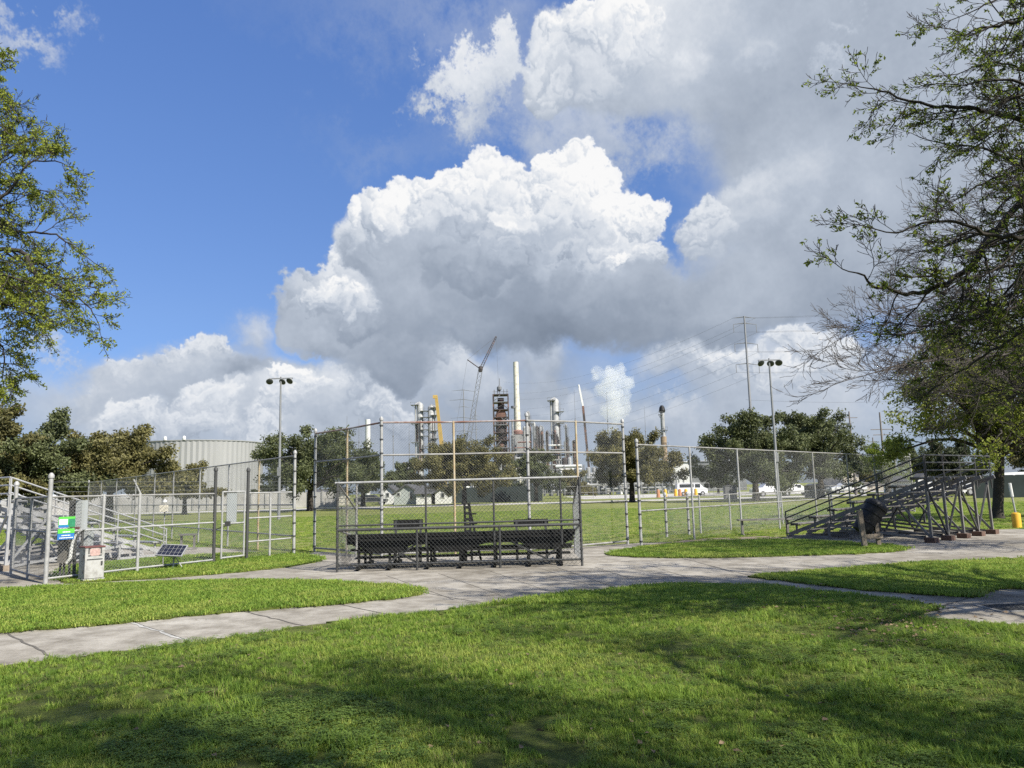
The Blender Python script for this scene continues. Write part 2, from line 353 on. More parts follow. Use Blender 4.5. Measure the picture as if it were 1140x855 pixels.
m_refpale = MAT('pale_process_steel', (.20, .205, .20), .6, .1, 0, .5, col2=(.40, .40, .39))
m_refdark = MAT('dark_process_steel', (.05, .042, .04), .8, .1, 0, .35, col2=(.20, .11, .08), thr=(.5, .62))
m_stack = MAT('stack_paint', (.42, .40, .34), .7, 0, 0, .9, col2=(.60, .57, .46), thr=(.38, .5))
m_boomyellow = MAT('faded_boom_yellow', (.44, .30, .09), .6, 0, .12, 1)
m_stackred = MAT('faded_red_band', (.21, .12, .10), .8, 0, .2, .5)
m_yellow = MAT('yellow_paint', (.72, .40, .03), .5, 0, .12, 3)
m_boomwhite = MAT('pale_boom', (.62, .62, .60), .6, 0, .1, 1)
m_pole = MAT('utility_pole', (.17, .15, .135), .8, 0, .2, 2)
m_polegrey = MAT('grey_steel_pole', (.22, .225, .23), .6, .3, .12, 1)
m_wirec = MAT('overhead_wire', (.12, .12, .12), .6, .3, .1, 1)
m_cabinet = MAT('cabinet_grey', (.38, .40, .40), .5, 0, .08, 3)
m_cabinet2 = MAT('cabinet_taupe', (.13, .12, .105), .6, 0, .12, 3)
m_boxwhite = MAT('stained_white_box', (.38, .38, .36), .6, 0, 0, 9, col2=(.24, .23, .21), thr=(.45, .7))
m_redtrim = MAT('dull_red', (.13, .045, .04), .6, 0, .1, 3)
m_signgreen = MAT('sign_green', (.10, .50, .06), .5, 0, .03, 3)
m_signblue = MAT('sign_blue', (.03, .16, .42), .5, 0, .03, 3)
m_signwhite = MAT('sign_white', (.80, .85, .88), .5, 0, .02, 3)
m_signdark = MAT('sign_dark_green', (.03, .20, .10), .5, 0, .3, 20)
m_wood = MAT('weathered_wood', (.14, .11, .08), .85, 0, 0, 6, .3, col2=(.26, .22, .17), stretch=(1, 1, .15))
m_solar = MAT('solar_cell', (.014, .016, .03), .25, .1, .2, 5)
m_screen = MAT('dark_green_screen', (.018, .028, .026), .9, 0, .3, 1)
m_wallc = MAT('concrete_wall', (.26, .255, .235), .9, 0, 0, .8, col2=(.40, .39, .365))
m_bark = MAT('dark_bark', (.022, .018, .014), .95, 0, 0, 9, .5, col2=(.048, .040, .032), stretch=(1, 1, .3))
m_barklight = MAT('grey_bark', (.050, .042, .036), .95, 0, 0, 9, .5, col2=(.095, .082, .072), stretch=(1, 1, .3))
m_tyre = MAT('tyre_rubber', (.02, .02, .02), .8, 0, .1, 3)
m_tan = MAT('beige_render', (.42, .38, .31), .8, 0, .08, 1)
m_orange = MAT('orange_barrier', (.42, .19, .09), .6, 0, .1, 3)
# ------------------------------------------------------------------ ground, paths, lawns
def grass_ground_mat(name, far=False):
    m = bpy.data.materials.new(name); m.use_nodes = True; t = m.node_tree; b = t.nodes['Principled BSDF']; L = t.links
    geo = t.nodes.new('ShaderNodeNewGeometry')
    def noise(s, d=5, r=.6):
        n = t.nodes.new('ShaderNodeTexNoise'); L.new(geo.outputs['Position'], n.inputs['Vector']); n.inputs['Scale'].default_value = s; n.inputs['Detail'].default_value = d; n.inputs['Roughness'].default_value = r; return n.outputs[0]
    def ramp(v, stops):
        r = t.nodes.new('ShaderNodeValToRGB'); L.new(v, r.inputs[0]); E = r.color_ramp.elements
        E[0].position = stops[0][0]; E[0].color = (*stops[0][1], 1); E[1].position = stops[-1][0]; E[1].color = (*stops[-1][1], 1)
        for p, c in stops[1:-1]: E.new(p).color = (*c, 1)
        return r.outputs[0]
    if far: a = ramp(noise(.25, 8, .65), [(.3, (.135, .150, .036)), (.5, (.185, .205, .058)), (.7, (.245, .250, .095))])
    else: a = ramp(noise(5, 9, .75), [(.32, (.050, .062, .014)), (.5, (.105, .135, .028)), (.68, (.16, .165, .055))])
    f = ramp(noise(30, 6, .8), [(.3, (.55, .55, .55)), (.7, (1.35, 1.35, 1.3))])
    mx = t.nodes.new('ShaderNodeMix'); mx.data_type = 'RGBA'; mx.blend_type = 'MULTIPLY'; mx.inputs[0].default_value = 1; L.new(a, mx.inputs[6]); L.new(f, mx.inputs[7])
    L.new(mx.outputs[2], b.inputs['Base Color']); b.inputs['Roughness'].default_value = .95; b.inputs['Specular IOR Level'].default_value = .15
    bu = t.nodes.new('ShaderNodeBump'); L.new(noise(25, 6, .8), bu.inputs['Height']); bu.inputs['Strength'].default_value = .8; bu.inputs['Distance'].default_value = .05; L.new(bu.outputs[0], b.inputs['Normal'])
    return m
m_field = grass_ground_mat('field_grass', True); m_turf = grass_ground_mat('lawn_soil', False)
def concrete_mat():
    m = bpy.data.materials.new('path_concrete'); m.use_nodes = True; t = m.node_tree; b = t.nodes['Principled BSDF']; L = t.links
    geo = t.nodes.new('ShaderNodeNewGeometry')
    def noise(s, d=5, r=.6, st=(1, 1, 1)):
        mp = t.nodes.new('ShaderNodeMapping'); L.new(geo.outputs['Position'], mp.inputs[0]); mp.inputs['Scale'].default_value = st
        n = t.nodes.new('ShaderNodeTexNoise'); L.new(mp.outputs[0], n.inputs['Vector']); n.inputs['Scale'].default_value = s; n.inputs['Detail'].default_value = d; n.inputs['Roughness'].default_value = r; return n.outputs[0]
    def ramp(v, stops):
        r = t.nodes.new('ShaderNodeValToRGB'); L.new(v, r.inputs[0]); E = r.color_ramp.elements
        E[0].position = stops[0][0]; E[0].color = (*stops[0][1], 1); E[1].position = stops[-1][0]; E[1].color = (*stops[-1][1], 1)
        for p, c in stops[1:-1]: E.new(p).color = (*c, 1)
        return r.outputs[0]
    def mul(a, c):
        mx = t.nodes.new('ShaderNodeMix'); mx.data_type = 'RGBA'; mx.blend_type = 'MULTIPLY'; mx.inputs[0].default_value = 1; L.new(a, mx.inputs[6]); L.new(c, mx.inputs[7]); return mx.outputs[2]
    c = ramp(noise(.35, 7, .6), [(.3, (.21, .19, .155)), (.5, (.33, .305, .26)), (.7, (.41, .385, .335))])
    c = mul(c, ramp(noise(2.2, 8, .7), [(.33, (.50, .48, .45)), (.60, (1, 1, 1))]))
    c = mul(c, ramp(noise(45, 4, .8), [(.3, (.82, .82, .82)), (.7, (1.1, 1.1, 1.1))]))
    L.new(c, b.inputs['Base Color']); b.inputs['Roughness'].default_value = .9; b.inputs['Specular IOR Level'].default_value = .2
    bu = t.nodes.new('ShaderNodeBump'); L.new(noise(60, 5, .7), bu.inputs['Height']); bu.inputs['Strength'].default_value = .25; bu.inputs['Distance'].default_value = .01; L.new(bu.outputs[0], b.inputs['Normal'])
    return m
m_path = concrete_mat(); m_joint = MAT('dark_joint', (.10, .09, .075), .95, 0, .3, 6); m_jointpale = MAT('pale_joint', (.38, .37, .34), .9, 0, .3, 6)
m_dirt = MAT('bare_dirt', (.16, .12, .085), .95, 0, 0, 3, .4, col2=(.24, .19, .14))
m_road = MAT('pale_road', (.42, .40, .36), .9, 0, .12, .4)
def gp(px, py, z=0.0): g = G(px, py, z); return (g.x, g.y)
def smooth_poly(pts, it=2, keep=()):
    for _ in range(it):
        o = []
        for i in range(len(pts)):
            p, q = pts[i], pts[(i+1) % len(pts)]
            o += [(p[0]*.75+q[0]*.25, p[1]*.75+q[1]*.25), (p[0]*.25+q[0]*.75, p[1]*.25+q[1]*.75)]
        pts = o
    return pts
def rough_edge(pts, step=.12, amp=.022, seed=1):
    rg = random.Random(seed); o = []
    for i in range(len(pts)):
        p, q = Vector(pts[i]), Vector(pts[(i+1) % len(pts)]); L = (q-p).length; n = max(1, min(400, int(L/step)))
        for k in range(n):
            v = p.lerp(q, k/n); o.append((v.x+rg.gauss(0, amp), v.y+rg.gauss(0, amp)))
    return o
def sheet(name, poly, z, mat, kind='structure', z0=None):
    m = MB()
    if z0 is None: m._add([(x, y, z) for x, y in poly], [tuple(range(len(poly)))])
    else: m.prism(poly, z0, z)
    o = m.build(name, mat)
    # concave outlines: let the mesh be triangulated properly
    bm = bmesh.new(); bm.from_mesh(o.data); bmesh.ops.triangulate(bm, faces=[f for f in bm.faces if len(f.verts) > 4]); bm.to_mesh(o.data); bm.free()
    return tag(o, kind=kind)
gm = MB(); S = 2500
gm.quad((-S, -S, 0), (S, -S, 0), (S, S, 0), (-S, S, 0)); tag(gm.build('ground', m_field), kind='structure')
LZ = .03
PATH = [gp(*p) for p in [(-500, 617), (-20, 607), (120, 608), (237, 609.5), (300, 615), (345, 616.5), (352, 614), (425, 619), (505, 618), (590, 615), (645, 609), (705, 605), (870, 599), (880, 596.5), (960, 590.5), (1111, 589.5), (1300, 586)]]
PATH += [(22, 8.0), (9.0, 8.0), (-3, 7.4), (-9, 4.0), (-24, 4.5)]
sheet('path', PATH, .004, m_path)
LAWN = [gp(*p, LZ) for p in [(-120, 757), (0, 742), (60, 733), (140, 724), (200, 716), (300, 702), (400, 688), (470, 682), (540, 672.5), (600, 664), (660, 657.5), (720, 652), (780, 649.5), (850, 651), (930, 660), (1000, 668.5), (1043, 675.5), (1034, 681), (1024, 686.5), (1080, 691), (1140, 696.5), (1300, 712)]]
LAWN_IN = LAWN+[(13, 3), (12, -6), (-12, -6), (-12, 3)]
ISL_L = smooth_poly([gp(*p, LZ) for p in [(-260, 663), (0, 655), (147, 648), (295, 645), (393, 648), (442, 651), (474, 656.5), (466, 663), (344, 674), (246, 680.5), (123, 694), (0, 702.5), (-260, 728)]], 1)
ISL_F = smooth_poly([gp(*p, LZ) for p in [(56, 649), (130, 645.5), (196, 642), (295, 633.5), (344, 627), (363, 621.5), (345, 616.5), (300, 614.8), (240, 616), (160, 621.5), (110, 626), (70, 630)]], 1)
ISL_R1 = smooth_poly([gp(*p, LZ) for p in [(670, 615.6), (712, 608.5), (763, 603.5), (865, 599.5), (923, 602), (985, 605.5), (1016, 610.5), (983, 615), (880, 618), (763, 620.9), (687, 618.5)]], 1)
ISL_R2 = [gp(*p, LZ) for p in [(833, 641), (870, 638), (916, 635), (960, 631.5), (1018, 627), (1140, 620), (1330, 610), (1330, 640), (1140, 654), (1113, 653.5), (1100, 658), (1086, 664), (1030, 660.5), (967, 656), (900, 648.5), (850, 643)]]
LAWNS = [('lawn', LAWN_IN, 3), ('lawn_island', ISL_L, 4), ('lawn_strip', ISL_F, 5), ('lawn_verge', ISL_R1, 6), ('lawn_wedge', ISL_R2, 7)]
for nm, poly, sdd in LAWNS: sheet(nm, rough_edge(poly, .10, .035, sdd), LZ, m_turf, z0=-.02)
# joints cut across the path
def joint(a, b, w, mat, parent_name='path_joint'):
    p, q = Vector(gp(*a)), Vector(gp(*b)); d = (q-p).normalized(); n = Vector((-d.y, d.x))*w/2; m = MB(); k = 14; L = (q-p).length
    pts = [p.lerp(q, i/k) for i in range(k+1)]; rg = random.Random(int(a[0]*7+a[1])); off = [rg.gauss(0, w*.35) for _ in pts]
    for i in range(k):
        A, B = pts[i]+Vector((-d.y, d.x))*off[i], pts[i+1]+Vector((-d.y, d.x))*off[i+1]
        m.quad((*(A-n), .008), (*(B-n), .008), (*(B+n), .008), (*(A+n), .008))
    tag(m.build(parent_name, mat), kind='structure')
joint((-4, 700), (64, 735), .028, m_joint); joint((140, 691), (222, 718), .05, m_jointpale); joint((142, 691), (224, 718), .012, m_joint); joint((262, 679), (350, 700), .026, m_joint)
joint((365, 671), (446, 687), .02, m_joint); joint((470, 660), (545, 673), .015, m_joint)
joint((1086, 664), (1036, 679), .025, m_joint); joint((620, 632), (690, 656), .014, m_joint); joint((760, 622), (838, 642), .014, m_joint)
joint((940, 616), (1010, 628), .014, m_joint); joint((374, 640), (660, 633), .014, m_joint)
for k_ in range(7): joint((505+k_*52, 668-k_*5.0), (430+k_*58, 641-k_*2.4), .010, m_joint)
# storm grate in the slab
gc = G(1131, 677.5); gt = thing('storm_grate', (gc.x, gc.y, .004), 'dark iron grate set in the pale concrete slab', 'drain grate')
g = MB()
for i in range(11): g.box((gc.x-.3+i*.06, gc.y, .012), (.022, .46, .016))
for dy in (-.24, 0, .24): g.box((gc.x, gc.y+dy, .013), (.66, .03, .017))
g.build('grating', m_darkpost, gt); g = MB()
g.box((gc.x-.34, gc.y, .010), (.03, .54, .02)); g.box((gc.x+.34, gc.y, .010), (.03, .54, .02)); g.box((gc.x, gc.y-.27, .0105), (.65, .03, .021)); g.box((gc.x, gc.y+.27, .0105), (.65, .03, .021))
g.build('frame', m_galv_old, gt)
# far road, dirt by the dugouts
def strip(name, a, b, wa, wb, z, mat):
    p, q = Vector(gp(*a)), Vector(gp(*b)); m = MB()
    m.quad((p.x, p.y-wa/2, z), (q.x, q.y-wb/2, z), (q.x, q.y+wb/2, z), (p.x, p.y+wa/2, z)); return tag(m.build(name, mat), kind='structure')
strip('road', (-900, 588), (2100, 512), 12, 12, .02, m_road) if False else None
m = MB(); m.quad((-220, 92, .012), (220, 80, .012), (220, 89, .012), (-220, 103, .012)); tag(m.build('road', m_road), kind='structure')
m = MB(); m.quad((10, 112, .012), (75, 108, .012), (90, 160, .012), (10, 160, .012)); tag(m.build('parking_ground', m_road), kind='structure')
m = MB(); m._add([(*gp(*p), .006) for p in [(712, 608), (770, 600.5), (865, 596.5), (872, 599.5), (830, 601), (763, 604)]], [(0, 1, 2, 3, 4, 5)]); tag(m.build('dirt_strip', m_dirt), kind='structure')

# grass blades ------------------------------------------------------------
def inpoly(px, py, poly):
    c = np.zeros(len(px), bool); n = len(poly)
    for i in range(n):
        x0, y0 = poly[i]; x1, y1 = poly[(i+1) % n]
        if y0 == y1: continue
        k = ((y0 > py) != (y1 > py)) & (px < (x1-x0)*(py-y0)/(y1-y0)+x0); c ^= k
    return c
grng = np.random.default_rng(5)
def blades_mesh(name, n, rad, h, w, lean, mat, seed, clover=False):
    rg = np.random.default_rng(seed); vs = []; fs = []
    for i in range(n):
        a = rg.uniform(0, 2*np.pi); r = rad*np.sqrt(rg.uniform()); x, y = r*np.cos(a), r*np.sin(a); t = rg.uniform(0, 2*np.pi)
        hh = h*rg.uniform(.5, 1.15); ln = lean*rg.uniform(.2, 1.2)*hh; dx, dy = np.cos(t)*ln, np.sin(t)*ln; sx, sy = -np.sin(t)*w/2, np.cos(t)*w/2; b = len(vs)
        if clover:
            z = hh; s = w*rg.uniform(.7, 1.1); tx = rg.uniform(-.4, .4); ty = rg.uniform(-.4, .4)
            for k in range(3):
                th = t+k*2.094; c, s_ = np.cos(th), np.sin(th); b = len(vs)
                vs += [(x, y, z), (x+s*(c*.8-s_*.5), y+s*(s_*.8+c*.5), z+s*tx*.6), (x+s*c*1.2, y+s*s_*1.2, z+s*ty*.6), (x+s*(c*.8+s_*.5), y+s*(s_*.8-c*.5), z-s*tx*.4)]; fs.append((b, b+1, b+2, b+3))
        else:
            vs += [(x-sx, y-sy, 0), (x+sx, y+sy, 0), (x+sx*.8+dx*.35, y+sy*.8+dy*.35, hh*.55), (x-sx*.8+dx*.35, y-sy*.8+dy*.35, hh*.55), (x+dx, y+dy, hh*.96)]
            fs += [(b, b+1, b+2, b+3), (b+3, b+2, b+4, b+4)]
    me = bpy.data.meshes.new(name); me.from_pydata(vs, [], [f if f[2] != f[3] else f[:3] for f in fs]); me.materials.append(mat); me.update()
    return bpy.data.objects.new(name, me)
def grass_mat(name, c0, c1, tint):
    return MAT(name, c0, .6, 0, 0, 14, col2=c1, spec=.25, tint=tint, trans=.45)
mg1 = grass_mat('blade_green', (.170, .262, .036), (.235, .350, .056), .30)
mg2 = grass_mat('blade_yellow', (.255, .325, .058), (.350, .405, .095), .25)
mg3 = grass_mat('clover_green', (.120, .195, .036), (.180, .265, .060), .25)
mg4 = grass_mat('blade_straw', (.25, .21, .10), (.34, .30, .17), .25)
tufts = {'a': blades_mesh('grass_tuft', 20, .045, .042, .0050, 1.15, mg1, 1), 'b': blades_mesh('grass_tuft', 18, .045, .045, .0050, 1.15, mg2, 2),
         'c': blades_mesh('clover_tuft', 11, .055, .045, .012, .2, mg3, 3, True), 'd': blades_mesh('straw_tuft', 8, .05, .05, .004, .9, mg4, 4),
         'e': blades_mesh('long_tuft', 12, .03, .085, .005, .9, mg1, 6),
         'f': blades_mesh('wide_tuft', 40, .16, .050, .014, 1.2, mg1, 8), 'g': blades_mesh('wide_tuft', 36, .16, .050, .014, 1.2, mg2, 9)}
def vnoise(x, y, s, seed):
    rg = np.random.default_rng(seed); g = rg.uniform(0, 1, (256, 256)); X = x*s+1000; Y = y*s+1000
    xi = np.floor(X).astype(int); yi = np.floor(Y).astype(int); fx = X-xi; fy = Y-yi; fx = fx*fx*(3-2*fx); fy = fy*fy*(3-2*fy)
    g_ = lambda a, b: g[a % 256, b % 256]
    return (g_(xi, yi)*(1-fx)+g_(xi+1, yi)*fx)*(1-fy)+(g_(xi, yi+1)*(1-fx)+g_(xi+1, yi+1)*fx)*fy
def scatter(d0, d1, per_m2):
    area = (d1*d1-d0*d0)*.80; n = int(area*per_m2)
    r = np.sqrt(grng.uniform(d0*d0, d1*d1, n)); a = grng.uniform(-.80, .80, n)
    return r*np.sin(a), r*np.cos(a)
def gn_instances(name, pts, scl, rot, src, z):
    me = bpy.data.meshes.new(name); n = len(pts); me.vertices.add(n); co = np.zeros((n, 3), np.float32); co[:, :2] = pts; co[:, 2] = z
    me.vertices.foreach_set('co', co.ravel())
    for nm, arr in (('scl', scl), ('rotz', rot)):
        at = me.attributes.new(nm, 'FLOAT', 'POINT'); at.data.foreach_set('value', arr.astype(np.float32))
    o = bpy.data.objects.new(name, me); COL.objects.link(o)
    ng = bpy.data.node_groups.new(name, 'GeometryNodeTree'); ng.interface.new_socket('Geometry', in_out='INPUT', socket_type='NodeSocketGeometry'); ng.interface.new_socket('Geometry', in_out='OUTPUT', socket_type='NodeSocketGeometry')
    i = ng.nodes.new('NodeGroupInput'); ou = ng.nodes.new('NodeGroupOutput'); ip = ng.nodes.new('GeometryNodeInstanceOnPoints'); oi = ng.nodes.new('GeometryNodeObjectInfo'); oi.inputs['Object'].default_value = src; oi.inputs['As Instance'].default_value = True
    a1 = ng.nodes.new('GeometryNodeInputNamedAttribute'); a1.data_type = 'FLOAT'; a1.inputs[0].default_value = 'scl'
    a2 = ng.nodes.new('GeometryNodeInputNamedAttribute'); a2.data_type = 'FLOAT'; a2.inputs[0].default_value = 'rotz'
    cx = ng.nodes.new('ShaderNodeCombineXYZ'); l = ng.links
    l.new(i.outputs[0], ip.inputs['Points']); l.new(oi.outputs['Geometry'], ip.inputs['Instance']); l.new(a1.outputs[0], ip.inputs['Scale']); l.new(a2.outputs[0], cx.inputs[2]); l.new(cx.outputs[0], ip.inputs['Rotation']); l.new(ip.outputs[0], ou.inputs[0])
    md = o.modifiers.new('scatter', 'NODES'); md.node_group = ng
    return tag(o, kind='stuff')
def grow_grass():
    X = []; Y = []; D = []
    for d0, d1, dens in ((2.6, 6.5, 900), (6.5, 11, 420), (11, 17, 150), (17, 26, 60)):
        x, y = scatter(d0, d1, dens); X.append(x); Y.append(y); D.append(np.full(len(x), d1))
    x = np.concatenate(X); y = np.concatenate(Y); d = np.hypot(x, y)
    inside = np.zeros(len(x), bool)
    for _, poly, _s in LAWNS: inside |= inpoly(x, y, poly)
    x, y, d = x[inside], y[inside], d[inside]
    n1 = vnoise(x, y, .8, 1)*.6+vnoise(x, y, 2.6, 2)*.4; n2 = vnoise(x, y, .55, 3)*.5+vnoise(x, y, 3.1, 4)*.5; n3 = vnoise(x, y, 4.0, 5)
    u = grng.uniform(0, 1, len(x)); kind = np.full(len(x), 'a')
    kind[(u < .18+.55*sst((n1-.5)*4))] = 'b'
    near = d < 13
    kind[near & (n2+grng.normal(0, .06, len(x)) > .58) & (grng.uniform(0, 1, len(x)) < .6)] = 'c'
    kind[grng.uniform(0, 1, len(x)) < .045] = 'd'
    kind[(n3 > .74) & (grng.uniform(0, 1, len(x)) < .35)] = 'e'
    far = d >= 11; kind[far & (kind != 'b')] = 'f'; kind[far & (kind == 'b')] = 'g'
    bare = (vnoise(x, y, 1.3, 9)*.5+vnoise(x, y, 5, 10)*.5 > .70) & near
    sc = grng.uniform(.65, 1.15, len(x))*(.75+.5*vnoise(x, y, 1.7, 6))
    for k, src in tufts.items():
        s = (kind == k) & ~bare
        if s.sum(): gn_instances({'a': 'lawn_grass', 'b': 'lawn_grass', 'c': 'clover_grass', 'd': 'straw_grass', 'e': 'long_grass', 'f': 'far_lawn_grass', 'g': 'far_lawn_grass'}[k], np.stack([x[s], y[s]], 1), sc[s], grng.uniform(0, 6.28, s.sum()), src, LZ-.004)
    # the ball field, thinner and coarser
    x, y = scatter(18, 60, 12); inside = ~inpoly(x, y, PATH); x, y = x[inside], y[inside]
    m = np.ones(len(x), bool)
    for _, poly, _s in LAWNS: m &= ~inpoly(x, y, poly)
    x, y = x[m], y[m]; b = grng.uniform(0, 1, len(x)) < .45
    for k, s in (('f', ~b), ('g', b)): gn_instances('field_tufts', np.stack([x[s], y[s]], 1), grng.uniform(.6, 1.1, s.sum()), grng.uniform(0, 6.28, s.sum()), tufts[k], 0)
def sst(x): x = np.clip(x, 0, 1); return x*x*(3-2*x)
grow_grass()
# fallen leaves near the slab
lv = MB(); rg = random.Random(3)
for _ in range(420):
    q = rg.random()
    if q < .6: px, py = rg.gauss(990, 45), rg.gauss(692, 12)
    elif q < .8: px, py = rg.gauss(880, 30), rg.gauss(662, 8)
    else: px, py = rg.uniform(120, 1130), rg.uniform(665, 850)
    c = G(px, py, .06); s = rg.uniform(.015, .035); M3 = Matrix.Rotation(rg.uniform(0, 6.3), 3, 'Z') @ Matrix.Rotation(rg.uniform(-.8, .8), 3, 'X')
    vs = [c+M3 @ Vector(v)*s for v in ((-1, 0, 0), (-.2, -.6, .25), (1, 0, 0), (-.2, .6, .25))]; lv.quad(*vs)
tag(lv.build('fallen_leaves', MAT('dry_leaf', (.10, .065, .035), .8, 0, 0, 9, col2=(.24, .17, .10))), kind='stuff')
# ------------------------------------------------------------------ chain-link fences
def chainlink(a, b, z0, z1, name='chain_link_mesh', parent=None, s=.0707, r=.0021, top=None, seg=.8, mat=None):
    """a, b ground points; z0..z1 height; top(t) optional height along the bay"""
    a = np.array(a[:2], float); b = np.array(b[:2], float); W = float(np.hypot(*(b-a))); H = z1-z0; d = (b-a)/W; nrm = np.array([-d[1], d[0]])
    P0 = []; P1 = []
    for sgn in (1, -1):
        c = -H if sgn == 1 else 0.0
        c = math.floor(c/s)*s
        while c < W+(0 if sgn == 1 else H):
            # line: x = c + sgn*z
            za, zb = 0.0, H
            if sgn == 1: za = max(za, -c); zb = min(zb, W-c)
            else: za = max(za, c-W); zb = min(zb, c)
            if top is not None: 
                # cut where the line leaves the sloping top
                zb = min([z for z in np.linspace(za, zb, 12)[::-1] if z <= top((c+sgn*z)/W)-z0] or [za], key=lambda v: -v)
            if zb-za > .02:
                n = max(1, int(math.ceil((zb-za)*1.414/seg))); zz = np.linspace(za, zb, n+1)
                for k in range(n):
                    for lst, z in ((P0, zz[k]), (P1, zz[k+1])):
                        x = c+sgn*z; lst.append((a[0]+d[0]*x+nrm[0]*.002*sgn, a[1]+d[1]*x+nrm[1]*.002*sgn, z0+z))
            c += s
    return segs_mesh(name, np.array(P0), np.array(P1), np.full(len(P0), r), np.full(len(P0), r), mat or m_wire, parent)
def segs_geo(P0, P1, r0, r1, sides=3):
    D = P1-P0; D /= np.maximum(np.linalg.norm(D, axis=1, keepdims=True), 1e-9)
    ref = np.where(np.abs(D[:, 2:3]) > .9, np.array([[1.0, 0, 0]]), np.array([[0, 0, 1.0]])); A = np.cross(D, ref); A /= np.linalg.norm(A, axis=1, keepdims=True); B = np.cross(D, A)
    n = len(P0); V3 = np.zeros((n, 2*sides, 3))
    for i in range(sides):
        t = 2*math.pi*i/sides; o = A*math.cos(t)+B*math.sin(t); V3[:, i] = P0+o*r0[:, None]; V3[:, sides+i] = P1+o*r1[:, None]
    base = (np.arange(n)*2*sides)[:, None]; F = np.concatenate([base+np.array([[i, (i+1) % sides, sides+(i+1) % sides, sides+i]]) for i in range(sides)])
    return V3.reshape(-1, 3), F
def segs_mesh(name, P0, P1, r0, r1, mat, parent=None, sides=3, smooth=False):
    V3, F = segs_geo(P0, P1, r0, r1, sides); return np_mesh(name, V3, F, mat, parent, smooth=smooth)
def post(x, y, h, r, mat, parent, z0=0.0, cap=True, bands=0, name='post', n=10, lean=(0, 0)):
    m = MB(); m.tube((x, y, z0), (x+lean[0], y+lean[1], h), r, n=n)
    if cap: m.lathe((x+lean[0], y+lean[1], h), [(r*1.35, -.02), (r*1.35, .03), (r*.95, .06), (r*.4, .085)], n)
    nf_ = len(m.f)
    for k in range(bands):
        z = z0+.15+(h-z0-.3)*k/max(1, bands-1); m.lathe((x, y, z), [(r*1.25, -.018), (r*1.3, .018)], n); m.box((x, y-r*1.4, z), (.025, .03, .04))
    o = m.build(name, mat, parent, smooth=True)
    if bands:
        o.data.materials.append(m_darkpost); nb = nf_+0
        for p in o.data.polygons[nf_:]: p.material_index = 1
    return o
def rail(p, q, r, mat, parent, name='rail'): return MB().tube(p, q, r, n=8).build(name, mat, parent, smooth=True)
def fence(name, label, pts, H, parent=None, post_r=.03, end_r=.04, mats=None, rails=(), railmats=None, z0=.06, cat='fence', ends=(0, -1), bands=8, gr=None, meshr=.0021, mesh=True, heights=None):
    t = thing(name, (pts[0][0], pts[0][1], 0), label, cat, gr)
    n = len(pts); mats = mats or [m_galv]*n; ends = [e % n for e in ends]
    for i, (x, y) in enumerate(pts):
        e = i in ends; h = (heights[i] if heights else H+(.06 if e else 0)); post(x, y, h, end_r if e else post_r, mats[i], t, cap=e, bands=bands if e else 0)
    for k, z in enumerate(rails):
        rm = (railmats or [m_galv_old]*len(rails))[k]
        for i in range(n-1): rail((*pts[i], z), (*pts[i+1], z), .021, rm, t)
    if mesh:
        for i in range(n-1): chainlink(pts[i], pts[i+1], z0, H-.02, 'chain_link_mesh', t, r=meshr, mat=m_wire)
    return t
# --- backstop: (px, distance)
BS = [(350, 21.7), (386, 20.4), (425, 18.8), (507, 19.2), (590.5, 19.3), (646, 20.0), (699, 21.2)]
bs = []
for px, d in BS:
    yy = 545-.026*(px-570)+1370/d; g = G(px+.0, yy); bs.append((g.x, g.y))
t = thing('backstop', (bs[0][0], bs[0][1], 0), 'tall curved chain link backstop with a rusty top rail behind home plate', 'backstop')
bm_ = [m_galv, m_rust, m_galv, m_rust, m_galv, m_rust, m_galv]
HB = 3.42
for i, (x, y) in enumerate(bs):
    main = i in (0, 2, 4, 6); post(x, y, HB+(.10 if i == 4 else .04 if main else 0), .038 if main else .030, bm_[i], t, bands=10 if main else 0, cap=main)
for k, (z, mt) in enumerate(((HB-.03, m_rustrail), (HB-.86, m_galv_old), (HB-2.2, m_galv_old), (.10, m_galv_old))):
    for i in range(6):
        if k == 2 and 1 < i < 5: continue
        rail((*bs[i], z), (*bs[i+1], z), .024, m_galv_old if (k == 0 and i > 3) else mt, t)
for i in range(6): chainlink(bs[i], bs[i+1], .05, HB-.04, 'chain_link_mesh', t, r=.0018)
# --- long foul-line fence on the left
def on_line(A, B, px):
    lo, hi = 0.0, 1.0
    f = lambda s: PX((A[0]+(B[0]-A[0])*s, A[1]+(B[1]-A[1])*s, 1.0))[0]-px
    a0 = f(0)
    for _ in range(40):
        m_ = (lo+hi)/2
        if (f(m_) > 0) == (a0 > 0): lo = m_
        else: hi = m_
    return (A[0]+(B[0]-A[0])*lo, A[1]+(B[1]-A[1])*lo)
A = gp(327, 617.5); B = (A[0]-19.8, A[1]+25.6)
fl = [A]+[on_line(A, B, p) for p in (287.5, 254, 221.5, 192, 171, 150, 128.5, 111.5)]+[B]
fence('tall_fence', 'nine foot chain link fence running away along the left foul line past the tank', fl, 2.72, meshr=.0013,
      mats=[m_galv, m_rust]+[m_galv, m_galv, m_galv_old, m_galv_old, m_galv_old, m_galv_old, m_galv_old, m_galv_old], rails=(2.70, 1.35, .5), ends=(0, 9))
# --- tall fence on the right, behind the dugout
A2 = gp(714, 609); B2 = (A2[0]+16.5, A2[1]+17.8)
fr = [A2]+[on_line(A2, B2, p) for p in (771, 824, 866, 908, 946, 976)]+[B2]
fence('tall_fence', 'nine foot chain link fence running away on the right past the big leafy oak', fr, 2.76, meshr=.0013,
      mats=[m_galv, m_galv, m_galv, m_galv, m_galv_old, m_galv_old, m_galv_old, m_galv_old], rails=(2.74, .95), ends=(0, 7))
